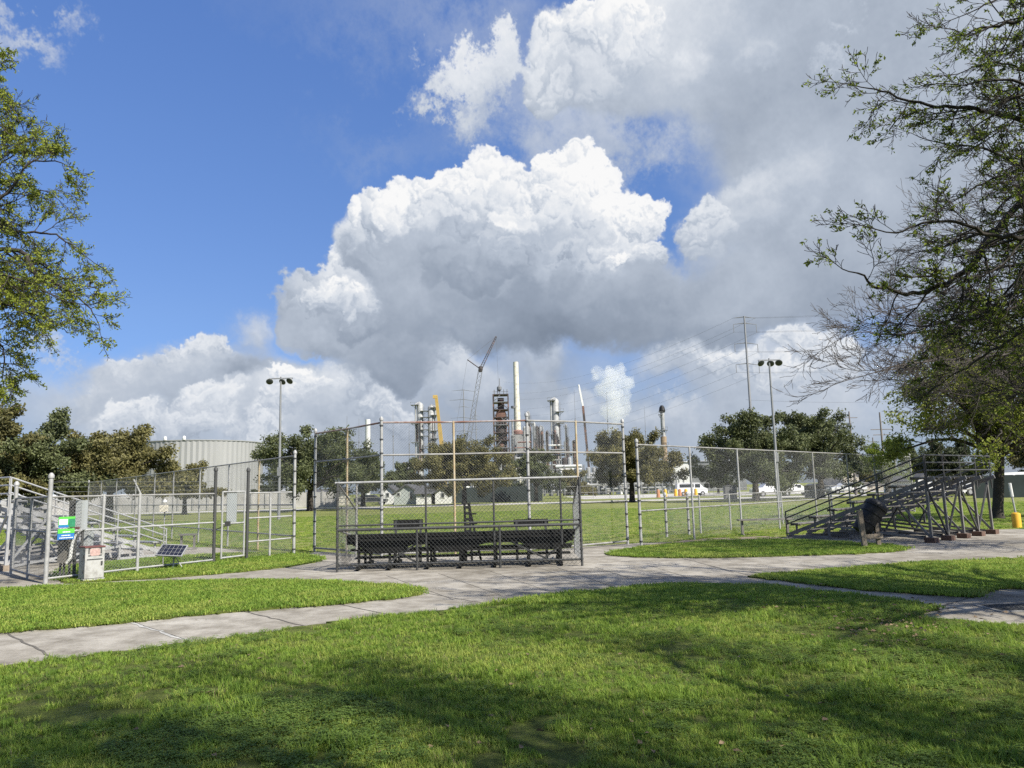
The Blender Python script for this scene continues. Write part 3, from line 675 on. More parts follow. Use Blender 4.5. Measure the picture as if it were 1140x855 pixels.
# --- low dugout fence behind it
A3 = gp(767.5, 600); B3 = (A3[0]+9.5, A3[1]+10.5)
lf = [A3]+[on_line(A3, B3, p) for p in (790, 803, 836, 893)]+[B3]
off = Vector((-.5, .9)); lf = [(x+off.x, y+off.y) for x, y in lf]
fence('low_fence', 'waist high chain link dugout fence in front of a low player bench', lf, 1.26, meshr=.0015, rails=(1.25,), ends=(0, 1, 5), bands=4)
# --- enclosure at the left: side run, front run with barbed wire, gate
cA = gp(12.5, 638.5); cB = gp(30.5, 644.5); cC = gp(50.5, 650)
f0 = fence('enclosure_fence', 'six foot chain link side fence meeting the thick corner post by the blue sign', [cA, cB, cC], 1.72, rails=(1.70, 1.0, .10), railmats=[m_galv_old]*3, ends=(0, 2), bands=0,
           heights=[2.02, 1.72, 2.10], post_r=.03, end_r=.043)
f1p = [cC, gp(111.8, 642.5), gp(152.5, 637.5), gp(237.6, 627.8)]
t = thing('barbed_wire_fence', (cC[0], cC[1], 0), 'six foot chain link fence with barbed strands running behind the white electrical box', 'fence')
for i, (x, y) in enumerate(f1p[1:], 1):
    if i == 2:
        post(x, y, 1.75, .034, m_galv, t, cap=False); MB().tube((x, y, 1.75), (x-.10, y-.12, 2.05), .02).build('barb_arm', m_galv, t)
    elif i == 3: post(x, y, 2.28, .04, m_darkpost, t, cap=True)
    else: post(x, y, 1.74, .03, m_galv, t, cap=False)
for i in range(3):
    for z in (1.70, 1.0, .10): rail((*f1p[i], z), (*f1p[i+1], z), .02, m_galv_old if z > 1 else m_galv, t)
    chainlink(f1p[i], f1p[i+1], .06, 1.70, 'chain_link_mesh', t, r=.0026)
for z in (1.80, 1.90, 2.0):
    m = MB()
    for i in range(3): m.tube((*f1p[i], z), (*f1p[i+1], z), .004, n=4)
    m.build('barbed_strand', m_wire, t)
m_lampish = MAT('dull_steel_panel', (.30, .32, .32), .5, .1, .1, 3)
gL = gp(246, 626.8); gR = gp(271, 623.6); q0 = gp(237.6, 627.8); q1 = gp(274.5, 623)
t = thing('gate', (gL[0], gL[1], 0), 'narrow chain link gate with a grey steel panel and latch between two tall posts', 'gate')
m = MB()
for (x, y) in (gL, gR): m.tube((x, y, .1), (x, y, 1.75), .024)
for z in (.12, .95, 1.74): m.tube((*gL, z), (*gR, z), .022)
m.build('gate_frame', m_galv, t, smooth=True); chainlink(gL, gR, .12, 1.74, 'chain_link_mesh', t)
g1 = Vector(gL).lerp(Vector(gR), .18); g2 = Vector(gL).lerp(Vector(gR), .62)
MB().bar((g1.x, g1.y+.02, 1.35), (g2.x, g2.y+.02, 1.35), .012, .75).build('steel_panel', m_lampish, t)
MB().box((g1.x+.05, g1.y-.03, .95), (.12, .08, .12)).tube((g1.x, g1.y-.05, .9), (g1.x-.35, g1.y-.05, .78), .012).build('latch', m_darkpost, t)
t = thing('gate_post', (q1[0], q1[1], 0), 'tall dark post on the right of the narrow gate', 'post'); post(q1[0], q1[1], 2.28, .04, m_darkpost, t, cap=True)
t2 = [q1, gp(300, 620.3), (fl[0][0]-.08, fl[0][1]+.02)]
t = thing('barbed_wire_fence', (q1[0], q1[1], 0), 'short chain link bay with barbed strands between the gate and the tall white corner post', 'fence')
post(*t2[1], 1.72, .028, m_galv, t, cap=False)
for i in range(2):
    for z in (1.70, 1.05, .45): rail((*t2[i], z), (*t2[i+1], z), .02, m_galv, t)
    chainlink(t2[i], t2[i+1], .06, 1.70, 'chain_link_mesh', t)
for z in (1.80, 1.90, 2.0):
    m = MB()
    for i in range(2): m.tube((*t2[i], z), (*t2[i+1], z), .004, n=4)
    m.build('barbed_strand', m_wire, t)
# --- electrical gear inside the enclosure
def at(px, py, Y): p = P(px, py, Y); return p
def tbox(m, px0, px1, py0, py1, Y, dep):
    a, b = P(px0, py1, Y), P(px1, py1, Y); c = P((px0+px1)/2, py0, Y); m.box(((a.x+b.x)/2, Y+dep/2, (a.z+c.z)/2+.0), (b.x-a.x, dep, c.z-a.z)); return a.x, b.x, max(0, a.z), c.z
Y0 = 16.2
b0 = P(88, 600, Y0)
t = thing('meter_panel', (b0.x, Y0, 0), 'tall pale grey electrical panel on posts behind the green and blue sign', 'electrical panel')
m = MB(); tbox(m, 83, 93.3, 557, 590, Y0, .12); m.build('pale_panel', m_cabinet, t)
m = MB(); tbox(m, 76.5, 82, 557.5, 575, Y0+.02, .25); m.build('dark_side_panel', m_darkpost, t)
m = MB()
for px in (84.5, 92): a = P(px, 590, Y0+.06); m.tube((a.x, Y0+.06, 0), (a.x, Y0+.06, 1.55), .03)
m.build('post', m_darkpost, t)
m = MB(); a = P(86, 589, Y0-.03); b = P(80, 607, Y0-.03); m.tube(a, b, .03); m.tube(b, P(78, 622, Y0-.03), .035); m.tube(P(78, 622, Y0-.03), P(74, 627, Y0-.03), .035); m.build('conduit', m_white, t, smooth=True)
m = MB(); tbox(m, 82, 87.5, 586.5, 589, Y0-.06, .04); m.build('red_handle', m_redtrim, t)
m = MB(); tbox(m, 63.5, 71, 599, 627, Y0-.1, .35); m.build('taupe_cabinet', m_cabinet2, t)
m = MB(); tbox(m, 91.5, 98, 589, 609, Y0+.3, .2); m.build('meter_box', m_cabinet, t)
m = MB()
for px in (66, 70, 76, 82): a = P(px, 625, Y0); m.tube((a.x, Y0+.05, 0), (a.x, Y0+.05, .45), .025)
m.tube((P(63, 600, Y0).x, Y0, .42), (P(84, 600, Y0).x, Y0, .42), .02); m.build('pipe_leg', m_darkpost, t)
# white box with faded warning label
Yb = 15.9; a = P(91.5, 641, Yb); b = P(111, 641, Yb); cx = (a.x+b.x)/2; wx = b.x-a.x
t = thing('transformer_box', (cx, Yb, 0), 'stained white steel box with a faded warning label behind the barbed fence', 'electrical box')
t.rotation_euler = (0, 0, R(46)); cx = 0.0; Yb = -.20; wx = .36; BL = lambda m, nm, mt: m.build(nm, mt, t, local=True)
m = MB(); m.box((cx, Yb+.2, .37), (wx, .36, .60)); m.box((cx, Yb+.2, .03), (wx+.04, .40, .06)); BL(m, 'body', m_boxwhite)
m = MB(); m.box((cx, Yb+.2, .683), (wx+.03, .39, .022)); BL(m, 'lid', m_redtrim)
m = MB(); Yb += .02; m.box((cx, Yb-.004, .58), (wx*.52, .008, .14)); BL(m, 'warning_label', MAT('faded_label', (.40, .27, .24), .7, 0, .3, 30))
m = MB(); m.box((cx, Yb-.005, .44), (wx*.8, .01, .016))
for sx in (-1, 1):
    m.box((cx+sx*wx*.32, Yb-.005, .60), (.02, .01, .09)); m.box((cx+sx*wx*.28, Yb-.0045, .515), (.05, .009, .016)); m.box((cx+sx*wx*.28, Yb-.0045, .655), (.05, .009, .016))
BL(m, 'bracket_mark', m_darkpost)
for z in (.2, .5): BL(MB().box((cx-wx/2-.006, Yb+.05, z), (.014, .05, .06)), 'hinge', m_darkpost)
BL(MB().box((cx+wx*.36, Yb-.012, .36), (.03, .02, .07)), 'latch', m_darkpost)
# sign on the fence
sY = cC[1]-.03+.55; 
def lerp2(a, b, t_): return (a[0]+(b[0]-a[0])*t_, a[1]+(b[1]-a[1])*t_)
s0 = on_line(f1p[0], f1p[1], 63); s1 = on_line(f1p[0], f1p[1], 82)
t = thing('park_sign', (s0[0], s0[1], 1), 'green and blue two piece sign wired to the chain link fence by the corner post', 'sign')
dS = (Vector(s1)-Vector(s0)); wS = dS.length; dS.normalize(); nS = Vector((dS.y, -dS.x))
def splate(name, u0, u1, z0, z1, off, mat):
    m = MB(); p = Vector(s0)+dS*(u0*wS)+nS*off; q = Vector(s0)+dS*(u1*wS)+nS*off; m.bar((p.x, p.y, (z0+z1)/2), (q.x, q.y, (z0+z1)/2), .006, z1-z0); return m.build(name, mat, t)
zt = P(72, 575.5, s0[1]).z; zm = P(72, 587.5, s0[1]).z; zm2 = P(72, 589, s0[1]).z; zb = P(72, 601, s0[1]).z
splate('upper_plate', .03, 1, zm, zt, .03, m_signgreen); splate('lower_plate', 0, .98, zb, zm2, .03, m_signblue)
hh = zt-zm
splate('white_panel', .06, .55, zm+hh*.28, zt-hh*.22, .036, m_signwhite); splate('blue_band', .03, .6, zm, zm+hh*.22, .036, m_signblue); splate('dark_panel', .6, 1, zm+.01, zt-hh*.2, .036, m_signdark)
h2 = zm2-zb; splate('green_band', 0, .98, zm2-h2*.42, zm2, .036, m_signgreen)
for (u0, u1, a_, b_) in ((.28, .72, .66, .76), (.22, .78, .34, .42), (.1, .9, .12, .20)):
    k = 0; u = u0
    while u < u1-.03:
        w_ = .05+.04*((k*37) % 5)/5; splate('lettering', u, min(u1, u+w_), zb+h2*a_, zb+h2*b_, .041, m_signwhite); u += w_+.025; k += 1
# solar panel and its sensor mast
sp = P(192, 622, 18.0)
t = thing('solar_panel', (sp.x, 18.0, 0), 'small tilted solar panel in a silver frame on a low stand behind the fence', 'solar panel')
c = P(191.5, 613, 18.0); M3 = Matrix.Rotation(R(-10), 3, 'Y') @ Matrix.Rotation(R(48), 3, 'X') if False else Matrix.Rotation(R(4), 3, 'Y') @ Matrix.Rotation(R(36), 3, 'X')
m = MB(); m.box(c, (.56, .36, .02), M3); m.build('cell_sheet', m_solar, t)
m = MB()
for dx, dy, w_, h_ in ((0, .185, .60, .022), (0, -.185, .60, .022), (.29, 0, .022, .36), (-.29, 0, .022, .36)): m.box(c+M3 @ Vector((dx, dy, .003)), (w_, h_, .032), M3)
m.build('frame', m_alu, t); m = MB()
for i in range(1, 6): m.box(c+M3 @ Vector((-.28+i*.0933, 0, .0115)), (.004, .35, .003), M3)
for i in range(1, 3): m.box(c+M3 @ Vector((0, -.18+i*.12, .0118)), (.55, .004, .003), M3)
m.build('cell_line', m_galv, t); m = MB(); m.tube((c.x+.03, 18.02, 0), (c.x+.03, 18.05, c.z), .02); m.tube((c.x+.25, 18.05, 0), (c.x+.03, 18.05, c.z-.1), .012); m.build('stand', m_galv, t)
sb = P(183.5, 566, 18.6); t = thing('sensor_mast', (sb.x, 18.6, 0), 'thin mast carrying a small cream sensor box with a white knob on top', 'sensor mast')
m = MB(); m.tube((sb.x, 18.6, 0), (sb.x, 18.6, sb.z+.1), .015); m.build('mast', m_galv, t)
m = MB(); m.box((sb.x, 18.55, sb.z), (.17, .10, .16)); m.build('sensor_box', m_cream, t); m = MB(); m.lathe((sb.x, 18.6, sb.z+.11), [(.02, 0), (.045, .02), (.05, .05), (.03, .09), (.01, .1)], 10); m.build('knob', m_white, t)
# ------------------------------------------------------------------ bleachers
def bleacher(name, label, loc, yaxis, L, rows, metal, railmat, footmat, group=None):
    """local frame: x along the rows, y from the low front to the high back"""
    yx, yy = yaxis; rz = math.atan2(-yx, yy)
    t = thing(name, (*loc, 0), label, 'bleachers', group, rz); RUN, RISE = .585, .205; D = rows*RUN
    B = lambda m, nm, mt, par=None: m.build(nm, mt, par or t, local=True)
    zs = lambda i: .42+i*RISE; ys = lambda i: .30+i*RUN
    nf = 5; xs = [.12+(L-.24)*k/(nf-1) for k in range(nf)]
    for x in xs:
        m = MB(); yb = D-.05; zt = zs(rows-1)-.12
        m.bar((x, .05, .10), (x, D+.15, zt+.10), .05, .10)                 # raking beam
        m.bar((x, .0, .05), (x, 1.35, .05), .05, .07)                      # skid
        m.bar((x, 1.30, .05), (x, 1.30, .42), .05, .05, up=(0, 1, 0))
        m.bar((x, 1.3, .38), (x, yb, .08), .045, .055)
        m.bar((x, yb, .0), (x, yb-.02, zt+.02), .06, .06, up=(0, 1, 0))    # back leg
        m.bar((x, yb-.02, .12), (x, yb-.95, zs(rows-3)+.05), .045, .05)
        m.bar((x, 2.2, .30), (x, 2.2, zs(3)-.2), .05, .05, up=(0, 1, 0))
        for i in range(rows):
            m.bar((x, ys(i), zs(i)-.32+.02), (x, ys(i), zs(i)-.03), .04, .05, up=(0, 1, 0))
            m.bar((x, ys(i)-.12, zs(i)-.035), (x, ys(i)+.14, zs(i)-.035), .04, .03)
        B(m, 'frame', metal)
        m = MB(); m.box((x, D-.06, .055), (.26, .26, .15)); B(m, 'footing_block', footmat)
    for k in range(nf-1):
        m = MB(); a, b = xs[k], xs[k+1]; yb = D-.06; zt = zs(rows-1)-.2
        p, q = ((a, yb, .15), (b, yb, zt)) if k % 2 else ((b, yb, .15), (a, yb, zt))
        m.bar(p, q, .04, .05); m.bar((p[0], yb-1.7, .12), (q[0], yb-1.7, zt*.55), .035, .045); m.bar((a, 2.3, .1), (b, D-.2, .15), .035, .045); B(m, 'cross_brace', railmat)
    for i in range(rows):
        m = MB(); m.box((L/2, ys(i)+.0, zs(i)), (L, .245, .035)); m.box((L/2, ys(i)-.115, zs(i)-.03), (L, .012, .05)); B(m, 'seat_plank', metal)
        if i: 
            m = MB(); m.box((L/2, ys(i)-.30, zs(i)-.40+.02), (L, .245, .03)); B(m, 'foot_plank', metal)
    zr = lambda y: .42+(y-.3)/RUN*RISE
    ytop = ys(rows-1)+.28
    for x in (-.03, L+.03):
        m = MB()
        for dz in (.06, .24, .42): m.tube((x, .05, zr(.05)+dz), (x, ytop, zr(ytop)+dz+.04), .019)
        for y in (.06, 1.45, 2.85, ytop): m.tube((x, y, max(.05, zr(y)-.38)), (x, y, zr(y)+.45), .019)
        B(m, 'side_rail', railmat)
    m = MB(); zt = zr(ytop)
    for dz in (.08, .28, .47): m.tube((-.03, ytop+.02, zt+dz), (L+.03, ytop+.02, zt+dz), .019)
    for x in [L*k/4 for k in range(5)]: m.tube((x, ytop+.02, zt-.45), (x, ytop+.02, zt+.48), .019)
    B(m, 'back_rail', railmat)
    return t
fr_ = gp(875, 599); rr_ = gp(1031, 604.5); yv = (Vector(rr_)-Vector(fr_)).normalized(); Lr = 4.2
xa = Vector((yv.y, -yv.x)); far_ = Vector(fr_)-xa*Lr
bleacher('bleachers', 'grey aluminium bleachers seen from behind beside the wooden bin posts', (far_.x, far_.y), (yv.x, yv.y), Lr, 7, m_alu_dull_shade, m_darkpost, m_brick, 'aluminium bleachers flanking the field')  # same aluminium as the left bleachers, tree shade put into its darker colours
fl_ = P(186, 617, 22.0); yl = Vector((-.57, -.82)).normalized()
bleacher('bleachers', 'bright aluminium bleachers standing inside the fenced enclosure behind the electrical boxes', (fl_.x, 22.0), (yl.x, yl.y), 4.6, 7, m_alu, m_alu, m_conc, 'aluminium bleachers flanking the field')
# --- low bleacher with a chain link back, centre
m_midwire = MAT('dull_wire', (.085, .09, .085), .6, .3, .2, 3)
xL, yL = gp(376, 637); xR, yR = gp(648.5, 630.5); yC = (yL+yR)/2; W = xR-xL
t = thing('caged_bleachers', (xL, yC, 0), 'low dark bleachers with a chain link back and guard fence on the concrete', 'bleachers')
def bx(px): return xL+(px-376)/(648.5-376)*W
rows3 = [(.40, .72, 'top'), (1.02, .50, 'mid'), (1.64, .30, 'low')]
for dy, z, _n in rows3:
    m = MB(); m.box((xL+W/2+.02, yC+dy, z), (W-.25, .26, .045)); m.box((xL+W/2+.02, yC+dy-.14, z-(.045 if _n == 'top' else .01)), (W-.25, .02, .10 if _n == 'top' else .05)); m.build('seat_plank', m_dark, t)
for dy, z in ((.70, .40), (1.32, .18)):
    m = MB(); m.box((xL+W/2, yC+dy, z), (W-.3, .26, .04)); m.build('foot_plank', m_dark, t)
m = MB()
m.box((xL+W/2, yC+.23, .60), (W-.3, .02, .12))
for a_, b_, c_, d_ in ((384, 466, 418, 440), (474, 556, 488, 510), (568, 645, 600, 618)): m.extr([(bx(a_)-xL+.02, 0), (bx(b_)-xL-.02, 0), (bx(d_)-xL, -.24), (bx(c_)-xL, -.24)], (xL, yC+.245, .58), (1, 0, 0), (0, 0, 1), (0, .02, 0))  # dark trapezoids drawn where the understructure lies in shadow, not real boards
m.build('shade_board', m_dark, t)
for px in (397, 432, 475, 512, 551, 590, 626):
    x = bx(px); m = MB(); m.bar((x, yC+.1, .05), (x, yC+1.9, .05), .06, .07); m.bar((x, yC+.3, .05), (x, yC+.3, .68), .05, .05, up=(0, 1, 0)); m.bar((x, yC+1.0, .05), (x, yC+1.0, .48), .05, .05, up=(0, 1, 0))
    m.bar((x, yC+1.6, .05), (x, yC+1.6, .28), .05, .05, up=(0, 1, 0)); m.bar((x, yC+.2, .64), (x, yC+1.75, .22), .05, .06); m.build('frame', m_dark, t)
for a_, b_ in ((418, 462), (470, 430), (560, 610), (640, 606)):
    m = MB(); m.bar((bx(a_), yC+.26, .62), (bx(b_), yC+.28, .14), .03, .04); m.build('cross_brace', m_darkpost, t)
# lower rear fence
zb_ = .86
for px in (376, 465, 557.5, 648.5): post(bx(px), yC, zb_+.03 if px not in (376, 648.5) else 1.84 if px == 376 else 1.84, .026, m_darkpost, t, cap=False, n=8, bands=9 if px in (376, 648.5) else 0)
for z, r_ in ((zb_, .03), (.14, .022)): rail((xL, yC, z), (xR, yC, z), r_, m_darkpost, t)
for a_, b_ in ((376, 465), (465, 557.5), (557.5, 648.5)): chainlink((bx(a_), yC-.03), (bx(b_), yC-.03), .05, zb_, 'chain_link_mesh', t, mat=m_midwire, r=.0030, s=.085)
# upper guard
zg = 1.84
for px in (397, 475, 551.5, 627): post(bx(px), yC+.05, zg, .022, m_galv_old if px < 400 else m_darkpost, t, z0=.45, cap=False, n=8)
rail((xL-.06, yC+.03, zg), (xR-.03, yC+.03, zg), .023, m_galv, t); rail((xL, yC+.03, zb_+.09), (xR, yC+.03, zb_+.09), .018, m_darkpost, t)
for a_, b_ in ((376, 475), (475, 551.5), (551.5, 648.5)): chainlink((bx(a_), yC+.03), (bx(b_), yC+.03), zb_+.05, zg, 'chain_link_mesh', t, mat=m_midwire, r=.0026, s=.085)
for px, sgn in ((376, 1), (648.5, -1)):
    x = bx(px); ye = yC+1.9
    m = MB(); m.tube((x, yC, zg), (x, ye, 1.25), .02); m.tube((x, ye, 1.25), (x, ye, .1), .02); m.tube((x, yC, zb_), (x, ye, .62), .018); m.build('side_rail', m_galv_old, t)
    chainlink((x, yC), (x, ye), .1, zg, 'chain_link_mesh', t, top=lambda u: zg-(zg-1.25)*u)
# black slatted stand on the field side of the seats
bs_ = P(522, 595, 17.95); zt = P(521, 560, 17.95).z; t = thing('bat_rack', (bs_.x, 17.95, 0), 'black upright slatted rack with a slanting brace behind the low bleachers', 'rack')
m = MB(); m.bar((bs_.x-.07, 17.95, 0), (bs_.x-.09, 17.95, zt), .05, .05, up=(0, 1, 0)); m.bar((bs_.x+.06, 17.95, 0), (bs_.x+.02, 17.95, zt), .05, .05, up=(0, 1, 0)); m.build('upright', m_black, t)
m = MB(); m.bar((bs_.x+.27, 18.0, 0), (bs_.x-.0, 18.0, zt), .05, .05, up=(0, 1, 0)); m.build('brace', m_black, t); m = MB()
for k in range(9): m.box((bs_.x-.02+k*.0, 17.93, .15+k*(zt-.25)/8), (.16, .03, .06))
for k in range(5): m.box((bs_.x+.12, 17.98, .2+k*.22), (.24-.03*k, .025, .035))
m.build('slat', m_black, t)
# player benches
def bench(label, px0, px1, Y, zs_, zb2, mat, leg):
    a = P(px0, 590, Y); b = P(px1, 590, Y); t = thing('bench', (a.x, Y, 0), label, 'bench', 'player benches'); L = b.x-a.x
    m = MB(); m.box((a.x+L/2, Y, zs_), (L, .26, .045)); m.build('seat', mat, t)
    if zb2: m = MB(); m.box((a.x+L/2, Y+.16, zb2), (L, .03, .17)); m.build('backrest', mat, t)
    for f in (.08, .92):
        m = MB(); x = a.x+L*f; m.bar((x, Y, 0), (x, Y, zs_-.02), .06, .05, up=(0, 1, 0)); m.bar((x, Y-.14, .03), (x, Y+.16, .03), .05, .05)
        if zb2: m.bar((x, Y+.12, .03), (x, Y+.14, zb2+.06), .05, .04, up=(0, 1, 0))
        m.build('leg', leg, t)
    return t
bench('short dark bench with a backrest showing left above the low bleachers', 437, 470, 17.9, .55, .90, m_dark, m_darkpost)
bench('short dark bench with a backrest showing right above the low bleachers', 572, 611, 17.9, .55, .84, m_dark, m_darkpost)
bench('long low grey bench between the low dugout fence and the right bleachers', 822, 882, 24.6, .48, None, m_alu_dull_shade, m_alu_dull_shade)
bench('small grey bench behind the solar panel near the long left fence', 201, 218, 24.5, .48, None, m_alu_dull_shade, m_alu_dull_shade)
# bin on wooden posts
pA = gp(963, 610.5); pB = gp(981, 609.5)
t = thing('bin_stand', (pA[0], pA[1], 0), 'two weathered wooden posts joined by a rail holding up a black bin', 'bin stand')
m = MB(); m.bar((*pA, 0), (pA[0]-.06, pA[1], .90), .11, .10, up=(0, 1, 0)); m.build('post', m_wood, t); m = MB(); m.bar((pB[0], pB[1]+.1, 0), (pB[0]-.04, pB[1]+.1, .64), .09, .09, up=(0, 1, 0)); m.build('post', m_wood, t)
m = MB(); m.bar((pA[0]+.04, pA[1]+.06, .26), (pB[0]+.08, pB[1]+.05, .28), .04, .12); m.build('cross_rail', m_wood, t)
bc = P(967, 577.5, pA[1]+.36); ax = Vector((.56, .0, .80)).normalized(); q = ax.to_track_quat('Z', 'Y').to_matrix()
t = thing('trash_bin', (bc.x, bc.y, bc.z), 'black ribbed barrel bin tipped sideways on the wooden bin posts', 'bin')
m = MB(); h = .37; m.lathe(bc, [(.205, -h), (.22, -h+.03), (.232, -.15), (.248, -.14), (.248, -.11), (.234, -.10), (.245, .12), (.261, .13), (.261, .16), (.247, .17), (.255, h-.06), (.28, h-.05), (.28, h), (.25, h), (.23, -h+.08)], 28, q); m.build('barrel', m_black, t, smooth=True)
m = MB(); m.lathe(bc+ax*(h+.0), [(.282, 0), (.27, .05), (.20, .11), (.17, .12), (.16, .10)], 24, q); m.build('dome_lid', m_black, t, smooth=True)
# yellow bollard with the pole behind
yb = gp(1132.5, 587.5); t = thing('bollard', (*yb, 0), 'yellow concrete filled bollard in the grass under the right hand trees', 'bollard')
m = MB(); m.lathe((*yb, 0), [(.13, 0), (.13, .42), (.12, .455), (.06, .475)], 20); m.build('column', m_yellow, t, smooth=True)
yb2 = gp(1133.5, 585); t = thing('guy_pole', (*yb2, 0), 'thin grey pole with a white sleeve standing behind the yellow bollard', 'pole')
m = MB(); m.tube((*yb2, 0), (yb2[0]-.12, yb2[1], 1.25), .03); m.build('pole', m_galv, t); m = MB(); m.tube((yb2[0]-.09, yb2[1], .95), (yb2[0]-.125, yb2[1], 1.4), .05); m.build('sleeve', m_white, t)
# ------------------------------------------------------------------ trees
class Tree:
    def __init__(s, seed): s.S = []; s.tips = []; s.r = random.Random(seed)
    def rv(s): r = s.r; return Vector((r.gauss(0, 1), r.gauss(0, 1), r.gauss(0, 1)))
    def side(s, d, ang):
        a = d.orthogonal().normalized(); b = d.cross(a); t = s.r.uniform(0, 2*math.pi); return (d*math.cos(ang)+(a*math.cos(t)+b*math.sin(t))*math.sin(ang)).normalized()
    def grow(s, p, d, L, r, lvl, prm):
        n = prm['n'][lvl]; step = L/n; w = prm['w'][lvl]; up = prm['up'][lvl]; last = lvl >= prm['max']; kids = prm['k'][lvl] if not last else 0
        for i in range(n):
            d = (d+s.rv()*w+Vector((0, 0, up))).normalized(); q = p+d*step; r1 = max(prm['rmin'], r*(1-.75/n)) if last else r*(1-.55/n)
            if 'zmin' in prm and q.z < prm['zmin']: d.z = abs(d.z)*.4; q = p+d*step
            s.S.append((p, q, r, r1, lvl)); p, r = q, r1
            if not last and i >= prm['start'][lvl]:
                c = kids/(n-prm['start'][lvl]); c = int(c)+(s.r.random() < c-int(c))
                for _ in range(c):
                    s.grow(p, s.side(d, R(s.r.uniform(*prm['ang']))), L*prm['ratio'][lvl]*s.r.uniform(.65, 1.15)*(1-.35*i/n), max(prm['rmin'], r*prm['rr']), lvl+1, prm)
            if last: s.tips.append((q, d))
        if not last: s.grow(p, d, L*prm['ratio'][lvl]*.9, r*.8, lvl+1, prm)
    def limb(s, pts, r0, r1, lvl, prm, every=.35, L0=2.0, sub=6):
        """a limb through given points, with branches along it"""
        P_ = [Vector(p) for p in pts]; path = []
        for i in range(len(P_)-1):
            a = P_[max(0, i-1)]; b, c = P_[i], P_[i+1]; e = P_[min(len(P_)-1, i+2)]
            for k in range(sub):
                t = k/sub; path.append(.5*((2*b)+(-a+c)*t+(2*a-5*b+4*c-e)*t*t+(-a+3*b-3*c+e)*t**3))
        path.append(P_[-1]); n = len(path)-1; jit = .012
        path = [q+s.rv()*jit for q in path]
        for i in range(n):
            ra = r0+(r1-r0)*i/n; rb = r0+(r1-r0)*(i+1)/n; s.S.append((path[i], path[i+1], ra, rb, 0)); d = (path[i+1]-path[i]); L = d.length; d.normalize()
            if i/n > prm.get('bare', .12):
                c = L/every; c = int(c)+(s.r.random() < c-int(c))
                for _ in range(c):
                    s.grow(path[i+1], s.side(d, R(s.r.uniform(30, 70))), L0*s.r.uniform(.5, 1.1)*(1-.45*i/n), max(prm['rmin'], rb*.5), lvl, prm)
        s.grow(path[-1], (path[-1]-path[-2]).normalized(), L0*.6, r1, lvl, prm)
    def wood(s, name, mat, parent, lo=0, hi=99, sides=5):
        for (a, b, sd, sm) in ((lo, 0, 8, True), (max(lo, 1), hi, 3, False)):
            S_ = [x for x in s.S if a <= x[4] <= b]
            if not S_: continue
            yield S_, sd, sm
    def build_wood(s, name, mat, parent, lv=(0, 99), sides=4):
        S_ = [x for x in s.S if lv[0] <= x[4] <= lv[1]]
        if not S_: return None
        P0 = np.array([x[0] for x in S_]); P1 = np.array([x[1] for x in S_]); r0 = np.array([x[2] for x in S_]); r1 = np.array([x[3] for x in S_])
        return segs_mesh(name, P0, P1, r0, r1, mat, parent, sides, smooth=True)
def leaf_cards(centers, dirs, n_each, rad, size, seed, name, mat, parent, aspect=.5, flat=0.0, tone=None):
    rg = np.random.default_rng(seed); C = np.repeat(np.array(centers), n_each, 0); n = len(C)
    off = rg.standard_normal((n, 3)); off /= np.linalg.norm(off, axis=1, keepdims=True); off *= (rad*rg.uniform(.1, 1, (n, 1))**.6); off[:, 2] *= .75; C = C+off
    A = rg.standard_normal((n, 3)); A[:, 2] = A[:, 2]*(1-flat); A /= np.linalg.norm(A, axis=1, keepdims=True)
    B = rg.standard_normal((n, 3)); B -= A*(A*B).sum(1, keepdims=True); B /= np.linalg.norm(B, axis=1, keepdims=True)
    s = size*rg.uniform(.6, 1.25, (n, 1)); A *= s; B *= s*aspect; Nn = np.cross(A, B)/s*.25
    V3 = np.stack([C-A*.5, C+B*.5+Nn, C+A*.5, C-B*.5+Nn], 1).reshape(-1, 3); F = np.arange(n*4).reshape(n, 4)
    if tone is None: tc_ = np.repeat(rg.uniform(0, 1, len(centers)), n_each)*.6+rg.uniform(0, .4, n)
    else: tc_ = np.clip(np.repeat(np.array(tone), n_each)+rg.uniform(-.2, .2, n), 0, 1)
    return np_mesh(name, V3, F, mat, parent, col=np.repeat(tc_, 4))
lm_spring = leafmat('spring_leaf', (.13, .19, .026), (.40, .43, .065), .5)
lm_springd = leafmat('spring_leaf_dark', (.08, .13, .018), (.28, .33, .045), .55)
lm_shade = leafmat('shade_tree_leaf', (.095, .12, .024), (.30, .33, .055), .5)
lm_oak = leafmat('oak_leaf', (.055, .068, .028), (.160, .180, .075), .3)
lm_oakbrown = leafmat('oak_leaf_brown', (.078, .076, .028), (.225, .205, .078), .3)
lm_bush = leafmat('far_bush_leaf', (.035, .045, .018), (.08, .095, .04), .25)
